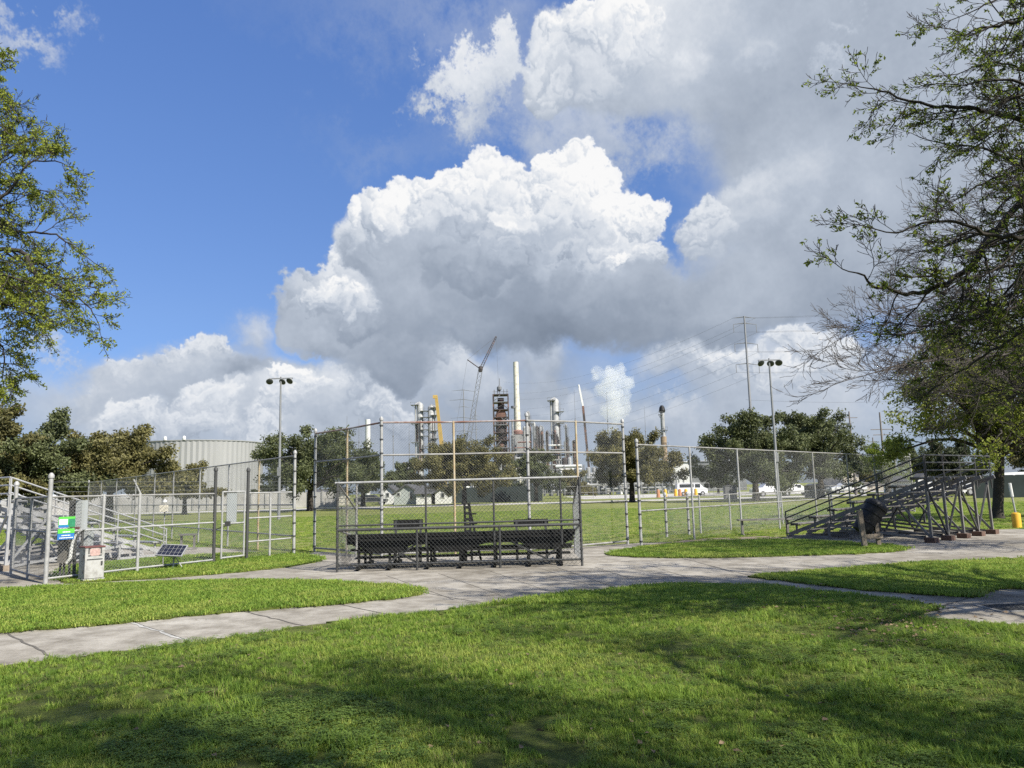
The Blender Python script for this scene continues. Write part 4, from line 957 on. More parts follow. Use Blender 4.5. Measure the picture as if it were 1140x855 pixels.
# --- near tree on the right (trunk outside the picture)
prmN = dict(n=[5, 5, 4, 4], w=[.12, .13, .16, .20], up=[.02, .0, .02, .05], max=3, k=[0, 6, 5, 0], start=[1, 1, 0, 0], ang=(20, 48), ratio=[.6, .58, .58, .5], rr=.55, rmin=.0032)
def limbs_from(tree, base, list_, prm, r0, every, L0, lvl=1, r1=.008, rs=.62, dx=0):
    for L in list_:
        pts = [P(*p) for p in [(a+dx, b, c) for a, b, c in L['p']]]; start = Vector(base)+Vector((0, 0, L.get('z', 3.0)))
        tree.limb([start]+[start.lerp(pts[0], .5)+Vector((0, 0, L.get('arch', .3)))]+pts, L.get('r', r0)*rs, r1, lvl, prm, every, L.get('L0', L0))
def finish_tree(t, T, bark, leaves, n_each, rad, size, seed, frac=1.0, trunk=None, aspect=.5, name='leaves'):
    T.build_wood('limb', bark, t, (0, 0), 8); T.build_wood('branch', bark, t, (1, 2), 4); T.build_wood('twig', bark, t, (3, 9), 3)
    tips = [q for q, d in T.tips if T.r.random() < frac]
    if tips and n_each: leaf_cards(tips, None, n_each, rad, size, seed, name, leaves, t, aspect)
def trunk(t, base, h, r0, r1, mat, lean=(0, 0)):
    m = MB(); n = 14; x, y = base; prof = [(r0*1.7, 0), (r0*1.25, .12), (r0*1.05, .4), (r0, h*.5), (r1, h)]
    k = len(prof); vs = []
    for r, z in prof:
        for i in range(n):
            a = 2*math.pi*i/n; rr = r*(1+.10*math.sin(a*3+z)+.05*math.sin(a*7)); vs.append((x+lean[0]*z/h+rr*math.cos(a), y+lean[1]*z/h+rr*math.sin(a), z-.05 if z == 0 else z))
    m._add(vs, [(j*n+i, j*n+(i+1) % n, (j+1)*n+(i+1) % n, (j+1)*n+i) for j in range(k-1) for i in range(n)]+[tuple(range((k-1)*n, k*n))]); return m.build('trunk', mat, t, smooth=True)
bR = (9.9, 8.2)
t = thing('elm_tree', (*bR, 0), 'near tree at the right edge with dark arching limbs and sparse new green leaves', 'tree'); trunk(t, bR, 3.4, .34, .27, m_bark)
T = Tree(21)
limbs_from(T, (*bR, 0), [
 dict(p=[(1140, 203, 8.4), (1085, 231, 8.2), (1031, 298, 8.0), (985, 326, 7.9), (940, 322, 7.8), (906, 303, 7.7)], r=.10),
 dict(p=[(1160, 150, 8.0), (1100, 138, 8.0), (1041, 121, 8.1), (975, 116, 8.2), (922, 96, 8.3)], r=.08),
 dict(p=[(1160, 215, 9.4), (1100, 190, 9.6), (1050, 165, 9.8), (1000, 160, 10)], r=.07),
 dict(p=[(1165, 60, 7.6), (1110, 20, 7.6), (1060, 30, 7.7), (1025, 38, 7.8)], r=.07),
 dict(p=[(1180, -20, 8.8), (1120, -35, 8.8), (1080, -10, 9), (1040, 10, 9)], r=.07),
 dict(p=[(1150, 240, 7.4), (1110, 262, 7.2), (1060, 262, 7.2), (1000, 245, 7.2), (950, 262, 7.3)], r=.07),
 dict(p=[(1150, 335, 8.6), (1111, 358, 8.6), (1066, 386, 8.6), (1025, 412, 8.7)], r=.06, z=2.6),
 dict(p=[(1170, 300, 9.6), (1120, 315, 9.8), (1060, 335, 10), (1000, 360, 10.2), (960, 362, 10.4)], r=.06, z=2.8),
 dict(p=[(1150, 100, 9.8), (1110, 85, 10), (1070, 70, 10), (1035, 75, 10)], r=.06),
 dict(p=[(1180, 420, 8.0), (1140, 440, 8.0), (1100, 460, 8.1)], r=.05, z=2.4),
] + [dict(p=[(a+38+rx, b+ry, c+dy) for a, b, c in q], r=.06) for rx, ry, dy, q in ((0, 34, 1.2, [(1140, 203, 8.4), (1085, 231, 8.2), (1031, 298, 8.0), (985, 326, 7.9)]), (0, -30, -.9, [(1160, 150, 8.0), (1100, 138, 8.0), (1041, 121, 8.1), (1000, 122, 8.2)]), (10, 60, -.6, [(1160, 215, 9.4), (1100, 190, 9.6), (1050, 165, 9.8)]), (0, 40, 1.5, [(1150, 335, 8.6), (1111, 358, 8.6), (1066, 386, 8.6)]), (0, -40, .8, [(1150, 335, 8.6), (1111, 350, 8.6), (1066, 370, 8.6), (1020, 385, 8.6)]), (10, 20, 1.6, [(1150, 60, 9), (1110, 60, 9), (1070, 80, 9)]), (0, 10, .5, [(1150, 20, 8), (1110, 0, 8), (1070, 15, 8)]), (0, 0, 0, [(1150, 90, 7.6), (1095, 92, 7.6), (1045, 108, 7.7), (1010, 135, 7.8)]), (0, 0, 0, [(1150, 172, 8.8), (1100, 175, 8.8), (1040, 192, 8.9), (990, 215, 9)]), (0, 0, 0, [(1150, 8, 9), (1120, 55, 9), (1075, 105, 9), (1030, 145, 9)]), (0, 0, 0, [(1150, -30, 7.8), (1100, -5, 7.8), (1050, 55, 7.9)]), (0, 0, 0, [(1150, 255, 9.2), (1095, 280, 9.2), (1040, 330, 9.3)]))], prmN, .08, .16, .82, dx=46)
# crown over and behind the camera, which shades the lawn
prmC = dict(prmN, n=[5, 4, 3, 3], k=[0, 4, 4, 0], rmin=.006)
for az_, el_, L_ in ((207, 32, 6.3), (225, 34, 6.5), (60, 55, 3.5), (30, 50, 4.5), (250, 28, 6), (275, 40, 5), (300, 38, 4), (120, 35, 4), (60, 35, 4), (20, 40, 4), (340, 45, 4), (215, 50, 6), (240, 52, 6), (190, 55, 6)):
    a, e = R(az_), R(el_); dv = Vector((math.cos(a)*math.cos(e), math.sin(a)*math.cos(e), math.sin(e))); s_ = Vector((*bR, 3.1))
    if 85 < az_ < 175 or az_ >= 300 or az_ <= 85: pass
    pts = [s_, s_+dv*L_*.35+Vector((0, 0, .5)), s_+dv*L_*.7+Vector((0, 0, .7)), s_+dv*L_+Vector((0, 0, .5))]
    T.limb(pts, .10, .02, 1, prmC, .34, 1.4)
finish_tree(t, T, m_bark, lm_springd, 6, .050, .044, 31, .075)
# --- second tree behind the viewer: its crown throws the dapples on the near lawn
def shade_tree(base, H, rad, seed, label):
    t = thing('elm_tree', (*base, 0), label, 'tree'); trunk(t, base, H*.38, .36, .28, m_bark); T = Tree(seed)
    prm = dict(n=[5, 4, 3, 3], w=[.14, .2, .26, .3], up=[.02, .02, .02, .05], max=3, k=[0, 5, 4, 0], start=[1, 1, 0, 0], ang=(28, 62), ratio=[.6, .55, .55, .5], rr=.55, rmin=.006)
    for k in range(11):
        a = k*2.4; e = R(22+8*(k % 5)); dv = Vector((math.cos(a)*math.cos(e), math.sin(a)*math.cos(e), math.sin(e))); s_ = Vector((*base, H*.36)); L_ = rad*(1.05-.05*(k % 4))
        T.limb([s_, s_+dv*L_*.4+Vector((0, 0, .5)), s_+dv*L_*.75+Vector((0, 0, .6)), s_+dv*L_], .12, .02, 1, prm, .42, 1.7)
    finish_tree(t, T, m_bark, lm_springd, 9, .60, .082, seed+1, .72); return t
shade_tree((7.6, -1.9), 9.3, 6.4, 77, 'tree whose broken shade falls over the right of the foreground lawn')
shade_tree((-.5, -3.6), 9.0, 6.0, 78, 'tree whose broken shade falls over the left of the foreground lawn')
# --- sunlit tree on the left edge
bL = (-13.6, 13.6)
t = thing('elm_tree', (*bL, 0), 'sunlit tree at the left edge with dark crooked limbs and yellow green new leaves', 'tree'); trunk(t, bL, 3.6, .36, .28, m_bark)
T = Tree(9)
limbs_from(T, (*bL, 0), [
 dict(p=[(-30, 280, 13.4), (0, 277, 13.3), (43, 281, 13.2), (59, 307, 13.1), (97, 324, 13), (124, 352, 13)], r=.12),
 dict(p=[(-20, 258, 13.8), (12, 254, 13.8), (45, 258, 13.9), (80, 262, 14), (112, 285, 14)], r=.09),
 dict(p=[(-30, 240, 13.2), (0, 232, 13.1), (27, 214, 13), (54, 180, 13), (90, 182, 13)], r=.10),
 dict(p=[(-30, 340, 13), (0, 333, 12.9), (32, 342, 12.8), (62, 352, 12.8)], r=.07, z=3.2),
 dict(p=[(-25, 372, 13.6), (5, 372, 13.5), (22, 392, 13.5), (20, 425, 13.4)], r=.05, z=3.0, L0=.7),
 dict(p=[(-40, 170, 13.6), (-10, 150, 13.5), (8, 135, 13.5), (30, 150, 13.4)], r=.09),
 dict(p=[(-40, 120, 13.4), (-25, 100, 13.4), (-8, 82, 13.4)], r=.08, L0=.5),
 dict(p=[(-30, 310, 14.6), (10, 308, 14.8), (40, 330, 15), (75, 345, 15)], r=.07),
 dict(p=[(-30, 215, 14.6), (10, 200, 14.8), (40, 205, 15), (75, 215, 15)], r=.08),
 dict(p=[(-30, 420, 12.6), (-5, 425, 12.5), (12, 440, 12.5)], r=.04, z=2.6, L0=.5),
 dict(p=[(-60, 180, 15), (-40, 130, 15), (-30, 90, 15)], r=.08, L0=.7),
 dict(p=[(-50, 150, 13), (-20, 115, 13), (-5, 95, 13), (8, 78, 13)], r=.08, L0=.6), dict(p=[(-50, 200, 13.5), (-15, 180, 13.5), (10, 170, 13.5), (35, 160, 13.6)], r=.08, L0=.9), dict(p=[(-40, 110, 14), (-10, 100, 14), (15, 105, 14), (35, 125, 14)], r=.07, L0=.8), dict(p=[(-40, 60, 14), (-15, 70, 14), (5, 62, 14)], r=.06, L0=.5), dict(p=[(-40, 300, 12.4), (5, 300, 12.4), (50, 315, 12.5), (90, 335, 12.6)], r=.07), dict(p=[(-40, 395, 13), (0, 400, 13), (25, 405, 13)], r=.05, z=3.0, L0=.7),
] + [dict(p=[(a-12+rx, b+ry, c+dy) for a, b, c in q], r=.06) for rx, ry, dy, q in ((0, 22, 1.0, [(-30, 280, 13.4), (0, 277, 13.3), (43, 281, 13.2), (75, 300, 13.1)]), (0, -18, .9, [(-30, 240, 13.2), (0, 225, 13.1), (27, 205, 13), (60, 175, 13)]), (0, 20, -1, [(-20, 258, 13.8), (12, 290, 13.8), (45, 300, 13.9), (70, 330, 14)]), (0, 25, 1, [(-30, 340, 13), (0, 345, 12.9), (32, 355, 12.8)]), (0, 0, 1.4, [(-30, 190, 13), (0, 180, 13), (30, 195, 13)]))], dict(prmN, rmin=.0042), .09, .15, .82, dx=-18)
finish_tree(t, T, m_bark, lm_spring, 4, .075, .058, 41, .17)
# --- bare grey tree behind the right tree
bG = (17.5, 16.5)
t = thing('bare_tree', (*bG, 0), 'leafless grey twigged tree reaching in from the right under the elm', 'tree'); trunk(t, bG, 3.2, .28, .22, m_barklight)
T = Tree(15); prmB = dict(prmN, up=[0, .01, .03, .06], w=[.1, .14, .16, .2], ratio=[.6, .62, .6, .6], ang=(18, 42), rmin=.0045)
limbs_from(T, (*bG, 0), [
 dict(p=[(1190, 330, 16.4), (1120, 345, 16.2), (1060, 365, 16), (1000, 372, 15.8), (955, 370, 15.7)], r=.09),
 dict(p=[(1190, 380, 16), (1120, 395, 15.8), (1060, 400, 15.6), (1010, 405, 15.5), (965, 418, 15.4)], r=.08),
 dict(p=[(1190, 300, 17), (1130, 295, 17), (1080, 310, 17), (1030, 335, 17), (990, 345, 17)], r=.08),
 dict(p=[(1190, 420, 17), (1130, 430, 17), (1080, 440, 17), (1030, 430, 17)], r=.07),
 dict(p=[(1200, 260, 16.5), (1150, 240, 16.5), (1100, 250, 16.5), (1060, 270, 16.5)], r=.07),
 dict(p=[(1200, 200, 17), (1150, 180, 17), (1120, 190, 17)], r=.07),
], prmB, .07, .15, 1.8)
finish_tree(t, T, m_barklight, None, 0, 0, 0, 1)
# --- generic crowned trees --------------------------------------------------
def oak(label, px, dist, H, W, th, seed, leaves, bark=m_bark, lsize=.26, dens=34, group=None, lean=0, name='oak_tree', tips_frac=1.0, low=.32, rad=.62, pts=None, limbs=9, py=None, trf=1.0):
    yy = 545-.026*(px-570)+1370/dist; g = G(px, yy); base = (g.x, g.y)
    t = thing(name, (g.x, g.y, 0), label, 'tree', group); tr = (.028*H+.08)*trf
    m = trunk(t, base, th, tr, tr*.8, bark, (lean, 0)); T = Tree(seed); top = Vector((g.x+lean, g.y, th-.05))
    k_ = W/9.0
    prm = dict(n=[4, 4, 3], w=[.16, .2, .25], up=[.05, .04, .02], max=2, k=[0, 4, 0], start=[1, 1, 0], ang=(30, 65), ratio=[.55, .5, .5], rr=.5, rmin=.014, zmin=th*.55)
    rg = random.Random(seed)
    limbs = int(limbs*1.7)
    for k in range(limbs):
        a = k*2.4+rg.uniform(-.3, .3); j = k % 3; rr = W/2*rg.uniform(.8, 1.0)*(.45, .82, 1.0)[j]; zt = th+(H-th)*rg.uniform(*((.68, .86), (.42, .62), (.06, .26))[j])
        end = top+Vector((math.cos(a)*rr, math.sin(a)*rr, zt-th)); mid = top.lerp(end, .5)+Vector((0, 0, (H-th)*.10))
        T.limb([top, mid, end], tr*.55, .03, 1, prm, .65*k_+.15, 2.0*k_, sub=4)
    T.build_wood('limb', bark, t, (0, 0), 5); T.build_wood('branch', bark, t, (1, 9), 3)
    tips = [q for q, d in T.tips if rg.random() < tips_frac]
    tips = [q for q in tips if q.z > th*low*1.3]
    # clump tone: each clump has its own colour of leaf, some drier
    leaf_cards(tips, None, dens, rad*k_**.5, lsize, seed+5, 'leaves', leaves, t, .55, tone=[rg.uniform(0, 1) for _ in tips])
    return t
GT = 'live oaks along the far side of the field'
oak('dark live oak at the far left, tallest behind the bleachers', 30, 52, 7.3, 8.5, 2.2, 101, lm_oak, group=GT, dens=26)
oak('brownish spreading oak just left of the grey storage tank', 121, 56, 6.8, 9.0, 2.2, 102, lm_oakbrown, group=GT, dens=30)
oak('low brown oak in front of the storage tank foot', 205, 75, 4.9, 6.2, 1.6, 103, lm_oakbrown, group=GT, dens=22, limbs=7)
oak('green oak against the trees at the left edge, behind the sunlit elm', -35, 50, 8.0, 8, 2.2, 104, lm_oakbrown, group=GT, dens=24)
oak('dark green oak with a forked black trunk right of the storage tank', 345, 76, 7.9, 12.2, 2.1, 105, lm_oak, group=GT, dens=30)
oak('dark oak standing partly behind the left wing of the backstop', 404, 92, 6.9, 6.6, 2.2, 106, lm_oak, group=GT, dens=26, limbs=7)
oak('small dark oak behind the grey gabled house', 452, 118, 6.8, 6.4, 1.8, 107, lm_oak, group=GT, dens=24, limbs=7)
oak('olive brown oak with a spreading trunk in the middle of the backstop', 517, 88, 7.3, 11.0, 2.3, 108, lm_oakbrown, group=GT, dens=30, limbs=11)
oak('sparse grey green oak under the white chimney', 597, 96, 6.6, 6.4, 2.0, 109, lm_oak, m_barklight, group=GT, dens=14, limbs=7)
oak('round olive oak with a thick black trunk between the backstop and the right fence', 704, 78, 6.9, 9.8, 2.1, 110, lm_oakbrown, group=GT, dens=34, limbs=10)
oak('big dark oak left of the sports light pole on the right', 842, 70, 7.9, 10.0, 1.7, 111, lm_oak, group=GT, dens=26, limbs=11)
oak('big dark oak right of the sports light pole, reaching towards the bare twigs', 915, 74, 8.3, 9.6, 1.9, 112, lm_oak, group=GT, dens=24, limbs=10)
oak('leafy yellow green tree behind the right bleachers with a leaning dark trunk', 1111, 29.5, 8.0, 7.4, 2.5, 113, lm_shade, group=None, dens=20, lsize=.14, rad=.62, name='shade_tree', lean=.35, limbs=13, trf=.62)
oak('small spindly tree beyond the top of the right bleachers', 990, 60, 5.0, 3.4, 1.8, 114, lm_springd, group=None, dens=12, lsize=.14, name='young_tree', limbs=5)
oak('low dark tree in the distance between the two big oaks and the bleachers', 1030, 110, 6.2, 7.0, 1.8, 115, lm_oak, group=GT, dens=18, limbs=7)
# ------------------------------------------------------------------ far things
def base_of(px, Y):                     # ground point on the bearing of px, Y metres ahead
    a, b = P(px, 300, Y), P(px, 560, Y); z0, z1 = a.z, b.z; k = (0-z0)/(z1-z0); return Vector((a.x+(b.x-a.x)*k, Y, 0))
def vx(px, Y, py=520): return P(px, py, Y).x
def vz(px, py, Y): return P(px, py, Y).z
# sports light poles
m_lampgrey = MAT('lamp_grey', (.34, .34, .33), .5, .3, .1, 2)
def light_pole(px_b, px_t, py_top, Y, label, heads):
    b = base_of(px_b, Y); H = vz(px_t, py_top, Y); t = thing('light_pole', (b.x, b.y, 0), label, 'light pole', 'sports light poles'); tp = Vector((b.x, b.y, H))
    m = MB(); m.tube(b, tp, .11, .055, 12); m.build('pole', m_polegrey, t, smooth=True)
    m = MB(); m.bar(tp+Vector((-heads*.5-.1, 0, -.12)), tp+Vector((heads*.5+.1, 0, -.12)), .08, .08); m.build('cross_arm', m_polegrey, t)
    m = MB(); m.box((b.x, b.y-.12, H*.33), (.22, .16, .6)); m.build('ballast_box', m_polegrey, t)
    for k, dx in enumerate((-heads*.5, .12, heads*.5-.05) if heads > 1 else (0,)):
        c = tp+Vector((dx, -.15 if k != 1 else .1, -.30)); m = MB(); q = Matrix.Rotation(R(20*(-1 if k == 0 else 1)), 3, 'Y') @ Matrix.Rotation(R(-48), 3, 'X')
        m.lathe(c, [(.05, .20), (.09, .15), (.11, .08), (.22, -.04), (.25, -.09), (.24, -.10)], 18, q); m.tube(c+q @ Vector((0, 0, .15)), tp+Vector((dx, 0, -.12)), .03); o = m.build('lamp_head', m_lampgrey, t, smooth=True); MB().lathe(c, [(.225, -.10), (.20, -.125), (.1, -.14)], 18, q).build('lens', m_glass, o, smooth=True)
    return t
light_pole(310.3, 312, 419.5, 54, 'tall sports light pole with three lamp heads right of the storage tank', 1.5)
light_pole(868, 856, 399, 52, 'tall sports light pole with three lamp heads rising before the big dark oaks', 1.3)
# storage tank
TY = 165; xl, xr = vx(150, TY), vx(285, TY); rad = (xr-xl)/2; cx = (xl+xr)/2; H = vz(230, 493.5, TY)
t = thing('storage_tank', (cx, TY+rad*.2, 0), 'huge pale grey ribbed cylindrical storage tank beyond the left fence', 'storage tank')
m = MB(); n = 150; vs = []; 
for z in (0, H):
    for i in range(n):
        a = 2*math.pi*i/n; r = rad*(1 if i % 2 else .991); vs.append((cx+r*math.cos(a), TY+rad*.2+r*math.sin(a), z))
m._add(vs, [(i, (i+1) % n, n+(i+1) % n, n+i) for i in range(n)]+[tuple(range(n, 2*n))]); m.build('shell', m_tank, t)
m = MB(); m.lathe((cx, TY+rad*.2, 0), [(rad*1.008, H-.05), (rad*1.008, H+.12), (rad*.99, H+.13)], 80); m.build('rim', m_tank, t)
m = MB()
for a in (-82, -99): 
    x, y = cx+rad*math.cos(R(a)), TY+rad*.2+rad*math.sin(R(a)); m.lathe((x, y, H+.1), [(.3, 0), (.34, .4), (.25, .7), (.1, .8)], 10)
m.build('roof_vent', m_white, t)
# long concrete wall at the left
def wall(label, px0, Y0, px1, Y1, h, mat, name='concrete_wall', posts=0, base=0):
    a, b = base_of(px0, Y0), base_of(px1, Y1); t = thing(name, (a.x, a.y, 0), label, 'wall' if 'wall' in name else 'fence')
    m = MB(); m.bar((a.x, a.y, h/2+base), (b.x, b.y, h/2+base), .25, h); m.build('panel', mat, t)
    if posts:
        for k in range(posts+1):
            p = a.lerp(b, k/posts); m = MB(); m.box((p.x, p.y-.2, h/2+.05), (.25, .25, h+.1)); m.build('pier', mat, t)
    return t
wall('long pale concrete wall at the foot of the storage tank', -60, 96, 375, 104, 2.0, m_wallc, posts=26)
wall('dark green screened fence behind the backstop with a small pale notice', 497, 108, 604, 108, 2.1, m_screen, 'screened_fence')
wall('dark green screened fence at the far right behind the leaning tree', 1086, 62, 1240, 60, 1.75, m_screen, 'screened_fence')
a = base_of(538, 107.6); tag(MB().box((a.x, 107.6, 1.55), (.9, .04, .9)).build('notice_board', m_cabinet), 'small pale square notice on the dark green screened fence', 'notice')
# low pipe fence rails along the road
def pipe_fence(label, px0, px1, Y, h, step, mat, r=.035, cat='fence'):
    a, b = base_of(px0, Y), base_of(px1, Y); t = thing('pipe_fence', (a.x, a.y, 0), label, cat); n = int((b.x-a.x)/step)
    m = MB()
    for z in (h, h*.5): m.tube((a.x, Y, z), (b.x, Y, z), r, n=5)
    m.build('rail', mat, t)
    for k in range(n+1): MB().tube((a.x+(b.x-a.x)*k/n, Y, 0), (a.x+(b.x-a.x)*k/n, Y, h), r, n=5).build('post', mat, t)
pipe_fence('far chain of thin pipe fence posts across the plant gate', 605, 790, 118, 1.9, 2.5, m_galv_old)
pipe_fence('far grey pipe fence beside the parked pickup', 795, 1000, 99, 1.1, 2.5, m_galv_old)
pipe_fence('far grey pipe fence left of the grey gabled house', 362, 430, 103, 1.1, 2.5, m_galv_old)
# houses -------------------------------------------------------------------
def house(label, px0, px1, py_eave, py_ridge, Y, depth, wall_m, gable_front=True, side=None, name='house', windows=(), door=None, roof_m=None, cat='house'):
    x0, x1 = vx(px0, Y), vx(px1, Y); ze = vz((px0+px1)/2, py_eave, Y); zr = vz((px0+px1)/2, py_ridge, Y); roof_m = roof_m or m_shingle; xm = (x0+x1)/2
    t = thing(name, (x0, Y, 0), label, cat); m = MB(); ov = .35
    if gable_front:
        m.extr([(0, 0), (x1-x0, 0), (x1-x0, ze), ((x1-x0)/2, zr), (0, ze)], (x0, Y, 0), (1, 0, 0), (0, 0, 1), (0, depth, 0)); m.build('wall', wall_m, t)
        m = MB()
        for s_, xa in ((-1, x0), (1, x1)):
            sl = Vector((xa-xm, 0, ze-zr)); e = Vector((xa, 0, ze))+sl.normalized()*ov; nrm = Vector((sl.z*-s_, 0, sl.x*s_)).normalized()*.14
            if nrm.z < 0: nrm = -nrm
            A = Vector((xm, Y-ov, zr+.02)); Bq = Vector((e.x, Y-ov, e.z+.02)); Dp = Vector((0, depth+2*ov, 0)); m._add([A, Bq, Bq+Dp, A+Dp, A+nrm, Bq+nrm, Bq+Dp+nrm, A+Dp+nrm], [(0, 1, 2, 3), (4, 5, 6, 7), (0, 1, 5, 4), (1, 2, 6, 5), (2, 3, 7, 6), (3, 0, 4, 7)])
        m.build('roof', roof_m, t)
    else:
        m.box((xm, Y+depth/2, ze/2), (x1-x0, depth, ze)); m.build('wall', wall_m, t); m = MB()
        m.extr([(-ov, ze-.1), (depth+ov, ze-.1), (depth/2, zr)], (x0-ov, Y, 0), (0, 1, 0), (0, 0, 1), (x1-x0+2*ov, 0, 0)); m.build('roof', roof_m, t)
    for (a_, b_, c_, d_) in windows:
        wx0, wx1, wz1, wz0 = vx(a_, Y), vx(b_, Y), vz(a_, c_, Y), vz(a_, d_, Y); f = MB().box(((wx0+wx1)/2, Y-.03, (wz0+wz1)/2), (wx1-wx0+.16, .06, wz1-wz0+.16)).build('window', m_white, t)
        w = MB().box(((wx0+wx1)/2, Y-.07, (wz0+wz1)/2), (wx1-wx0, .03, wz1-wz0)).build('pane', m_glass, f)
    if door: a_, b_, c_ = door; wx0, wx1, wz = vx(a_, Y), vx(b_, Y), vz(a_, c_, Y); MB().box(((wx0+wx1)/2, Y-.03, wz/2), (wx1-wx0, .06, wz)).build('door', m_white, t)
    return t
house('gabled white house, its shaded gable coloured grey, with a dark roof in the centre left distance', 438.5, 466, 549.5, 540, 106, 9, m_shadewall, True, windows=[(442, 445, 549, 552), (456, 459, 548, 556)])
house('small white porch block joined to the grey gabled house', 463, 479, 549, 540, 104.5, 7, m_white, False, windows=[(469, 472, 550, 554)])
house('white gabled cottage under the brown oak right of the grey house', 484, 501, 548.5, 543, 105, 7, m_white, True, windows=[(491, 494, 549, 554)])
house('cream house with a shallow roof left of the backstop post', 340, 376, 549, 544, 112, 8, m_cream, False, windows=[(362, 366, 549, 553), (350, 353, 549, 553)])
house('little white shed behind the grey house', 424, 439, 547, 541, 114, 6, m_white, True, windows=[(430, 433, 549, 553)])
house('pale shed with a white roof half hidden left of the white cottage', 300, 322, 546, 542, 120, 8, m_white, False, roof_m=m_refpale)
house('beige building with a shallow gable behind the dark oaks', 938, 955, 527, 519, 118, 10, m_tan, True)
house('low tan building with a flat roof glimpsed right of the dark oaks', 957, 996, 537, 531, 125, 10, m_tan, False, roof_m=m_refgrey)
house('white walled building behind the oak at the right of the gate', 752, 767, 514, 511.5, 190, 20, m_white, False, roof_m=m_white, name='warehouse', cat='warehouse')
house('long grey warehouse with a pale flat roof right of the white building', 767, 830, 513, 510.5, 200, 25, m_refgrey, False, roof_m=m_refpale, name='warehouse', cat='warehouse')
house('white building seen through the twigs at the right edge', 1016, 1042, 535, 528, 95, 8, m_white, True)
for px0, px1, yt, lab in ((-20, 24, 548, 'low white building behind the bleachers at the far left'), (36, 58, 551, 'white building between the corner posts at the left'), (66, 92, 549, 'white building behind the tall electrical panel'), (100, 118, 551, 'white building directly left of the brown oak trunk'), (124, 140, 550, 'white building directly right of the brown oak trunk')):
    house(lab, px0, px1, yt+3, yt, 104+px0*.02, 7, m_white, False, roof_m=m_white, name='shed', cat='shed')
# blocks: utility cabinets by the road
for px0, px1, y0, y1, lab in ((804.5, 810, 541, 549, 'pale grey utility cabinet, narrow one left of a pair'), (810.5, 817.5, 540.5, 549, 'pale grey utility cabinet, wide one right of a pair'), (895, 909, 541, 550, 'grey utility cabinet under the big dark oaks')):
    Yc = 86 if px0 < 850 else 80; m = MB(); m.box((vx((px0+px1)/2, Yc), Yc, vz(px0, y0, Yc)/2), ((px1-px0)*Yc/856, .8, vz(px0, y0, Yc))); m.box((vx((px0+px1)/2, Yc), Yc, vz(px0, y0, Yc)+.02), ((px1-px0)*Yc/856+.1, .9, .05)); tag(m.build('utility_cabinet', m_refgrey), lab, 'utility cabinet')
# cars ---------------------------------------------------------------------
def car(label, px, Y, kind, body_m, flip=1):
    c = base_of(px, Y); t = thing('parked_car' if kind != 'pickup' else 'pickup_truck', (c.x, Y, 0), label, 'pickup truck' if kind == 'pickup' else 'van' if kind == 'van' else 'car', 'vehicles parked beyond the field'); L, Wd = (5.4, 1.95) if kind == 'pickup' else (4.6, 1.8)
    X = lambda u: u*flip
    if kind == 'pickup': out = [(-2.7, .45), (2.6, .45), (2.68, .95), (1.55, 1.12), (.95, 1.78), (-.75, 1.80), (-.95, 1.15), (-2.68, 1.12)]; gl = [(.2, 1.15, 1.3, 1.65), (-.68, .08, 1.15, 1.68)]
    elif kind == 'van': out = [(-2.4, .4), (2.3, .4), (2.4, 1.0), (1.7, 1.3), (1.1, 2.0), (-2.3, 2.05)]; gl = [(.4, 1.2, 1.25, 1.8), (-2.0, .2, 1.3, 1.8)]
    else: out = [(-2.25, .4), (2.2, .4), (2.28, .78), (1.2, .95), (.5, 1.42), (-1.0, 1.45), (-1.75, 1.02), (-2.25, .95)]; gl = [(-.15, .62, .98, 1.33), (-1.1, -.25, .98, 1.36)]
    m = MB(); m.extr([(X(a), b) for a, b in out], (c.x, Y-Wd/2, 0), (1, 0, 0), (0, 0, 1), (0, Wd, 0)); m.build('body', body_m, t)
    for a, b, z0, z1 in gl: MB().box((c.x+X((a+b)/2), Y-Wd/2-.01, (z0+z1)/2), (b-a, .03, z1-z0)).build('window', m_glass, t)
    for u in (-1.45, 1.55):
        for s_ in (-1, 1): 
            w = MB().tube((c.x+X(u), Y+s_*(Wd/2-.2), .34), (c.x+X(u), Y+s_*(Wd/2+.02), .34), .34, n=18).build('wheel', m_tyre, t); MB().tube((c.x+X(u), Y+s_*(Wd/2), .34), (c.x+X(u), Y+s_*(Wd/2+.035), .34), .18, n=12).build('rim', m_alu, w)
m_carwhite = MAT('white_car_paint', (.72, .72, .72), .3, 0, .02, 1); m_cargrey = MAT('grey_car_paint', (.22, .23, .25), .3, .3, .02, 1); m_carred = MAT('maroon_car_paint', (.16, .03, .03), .3, 0, .02, 1); m_cardark = MAT('dark_car_paint', (.03, .035, .045), .3, 0, .02, 1)
car('white pickup truck parked under the dark oaks beside the light pole', 861, 96, 'pickup', m_carwhite, -1)
car('white car parked behind the light pole, right of the white pickup', 884, 97, 'car', m_carwhite)
car('white van by the plant gate under the white building', 770, 122, 'van', m_carwhite)
car('pale grey car parked right of the large dark oaks', 943, 100, 'car', m_carwhite, -1)
car('dark car parked in the shade near the utility cabinet', 912, 104, 'car', m_cardark)
car('small dark car near the pipe fence left of the grey house', 413, 110, 'car', m_cardark)
car('white van parked beyond the right screened fence', 1128, 70, 'van', m_carwhite, -1)
car('white car parked at the far right beyond the screened fence', 1092, 72, 'car', m_carwhite)
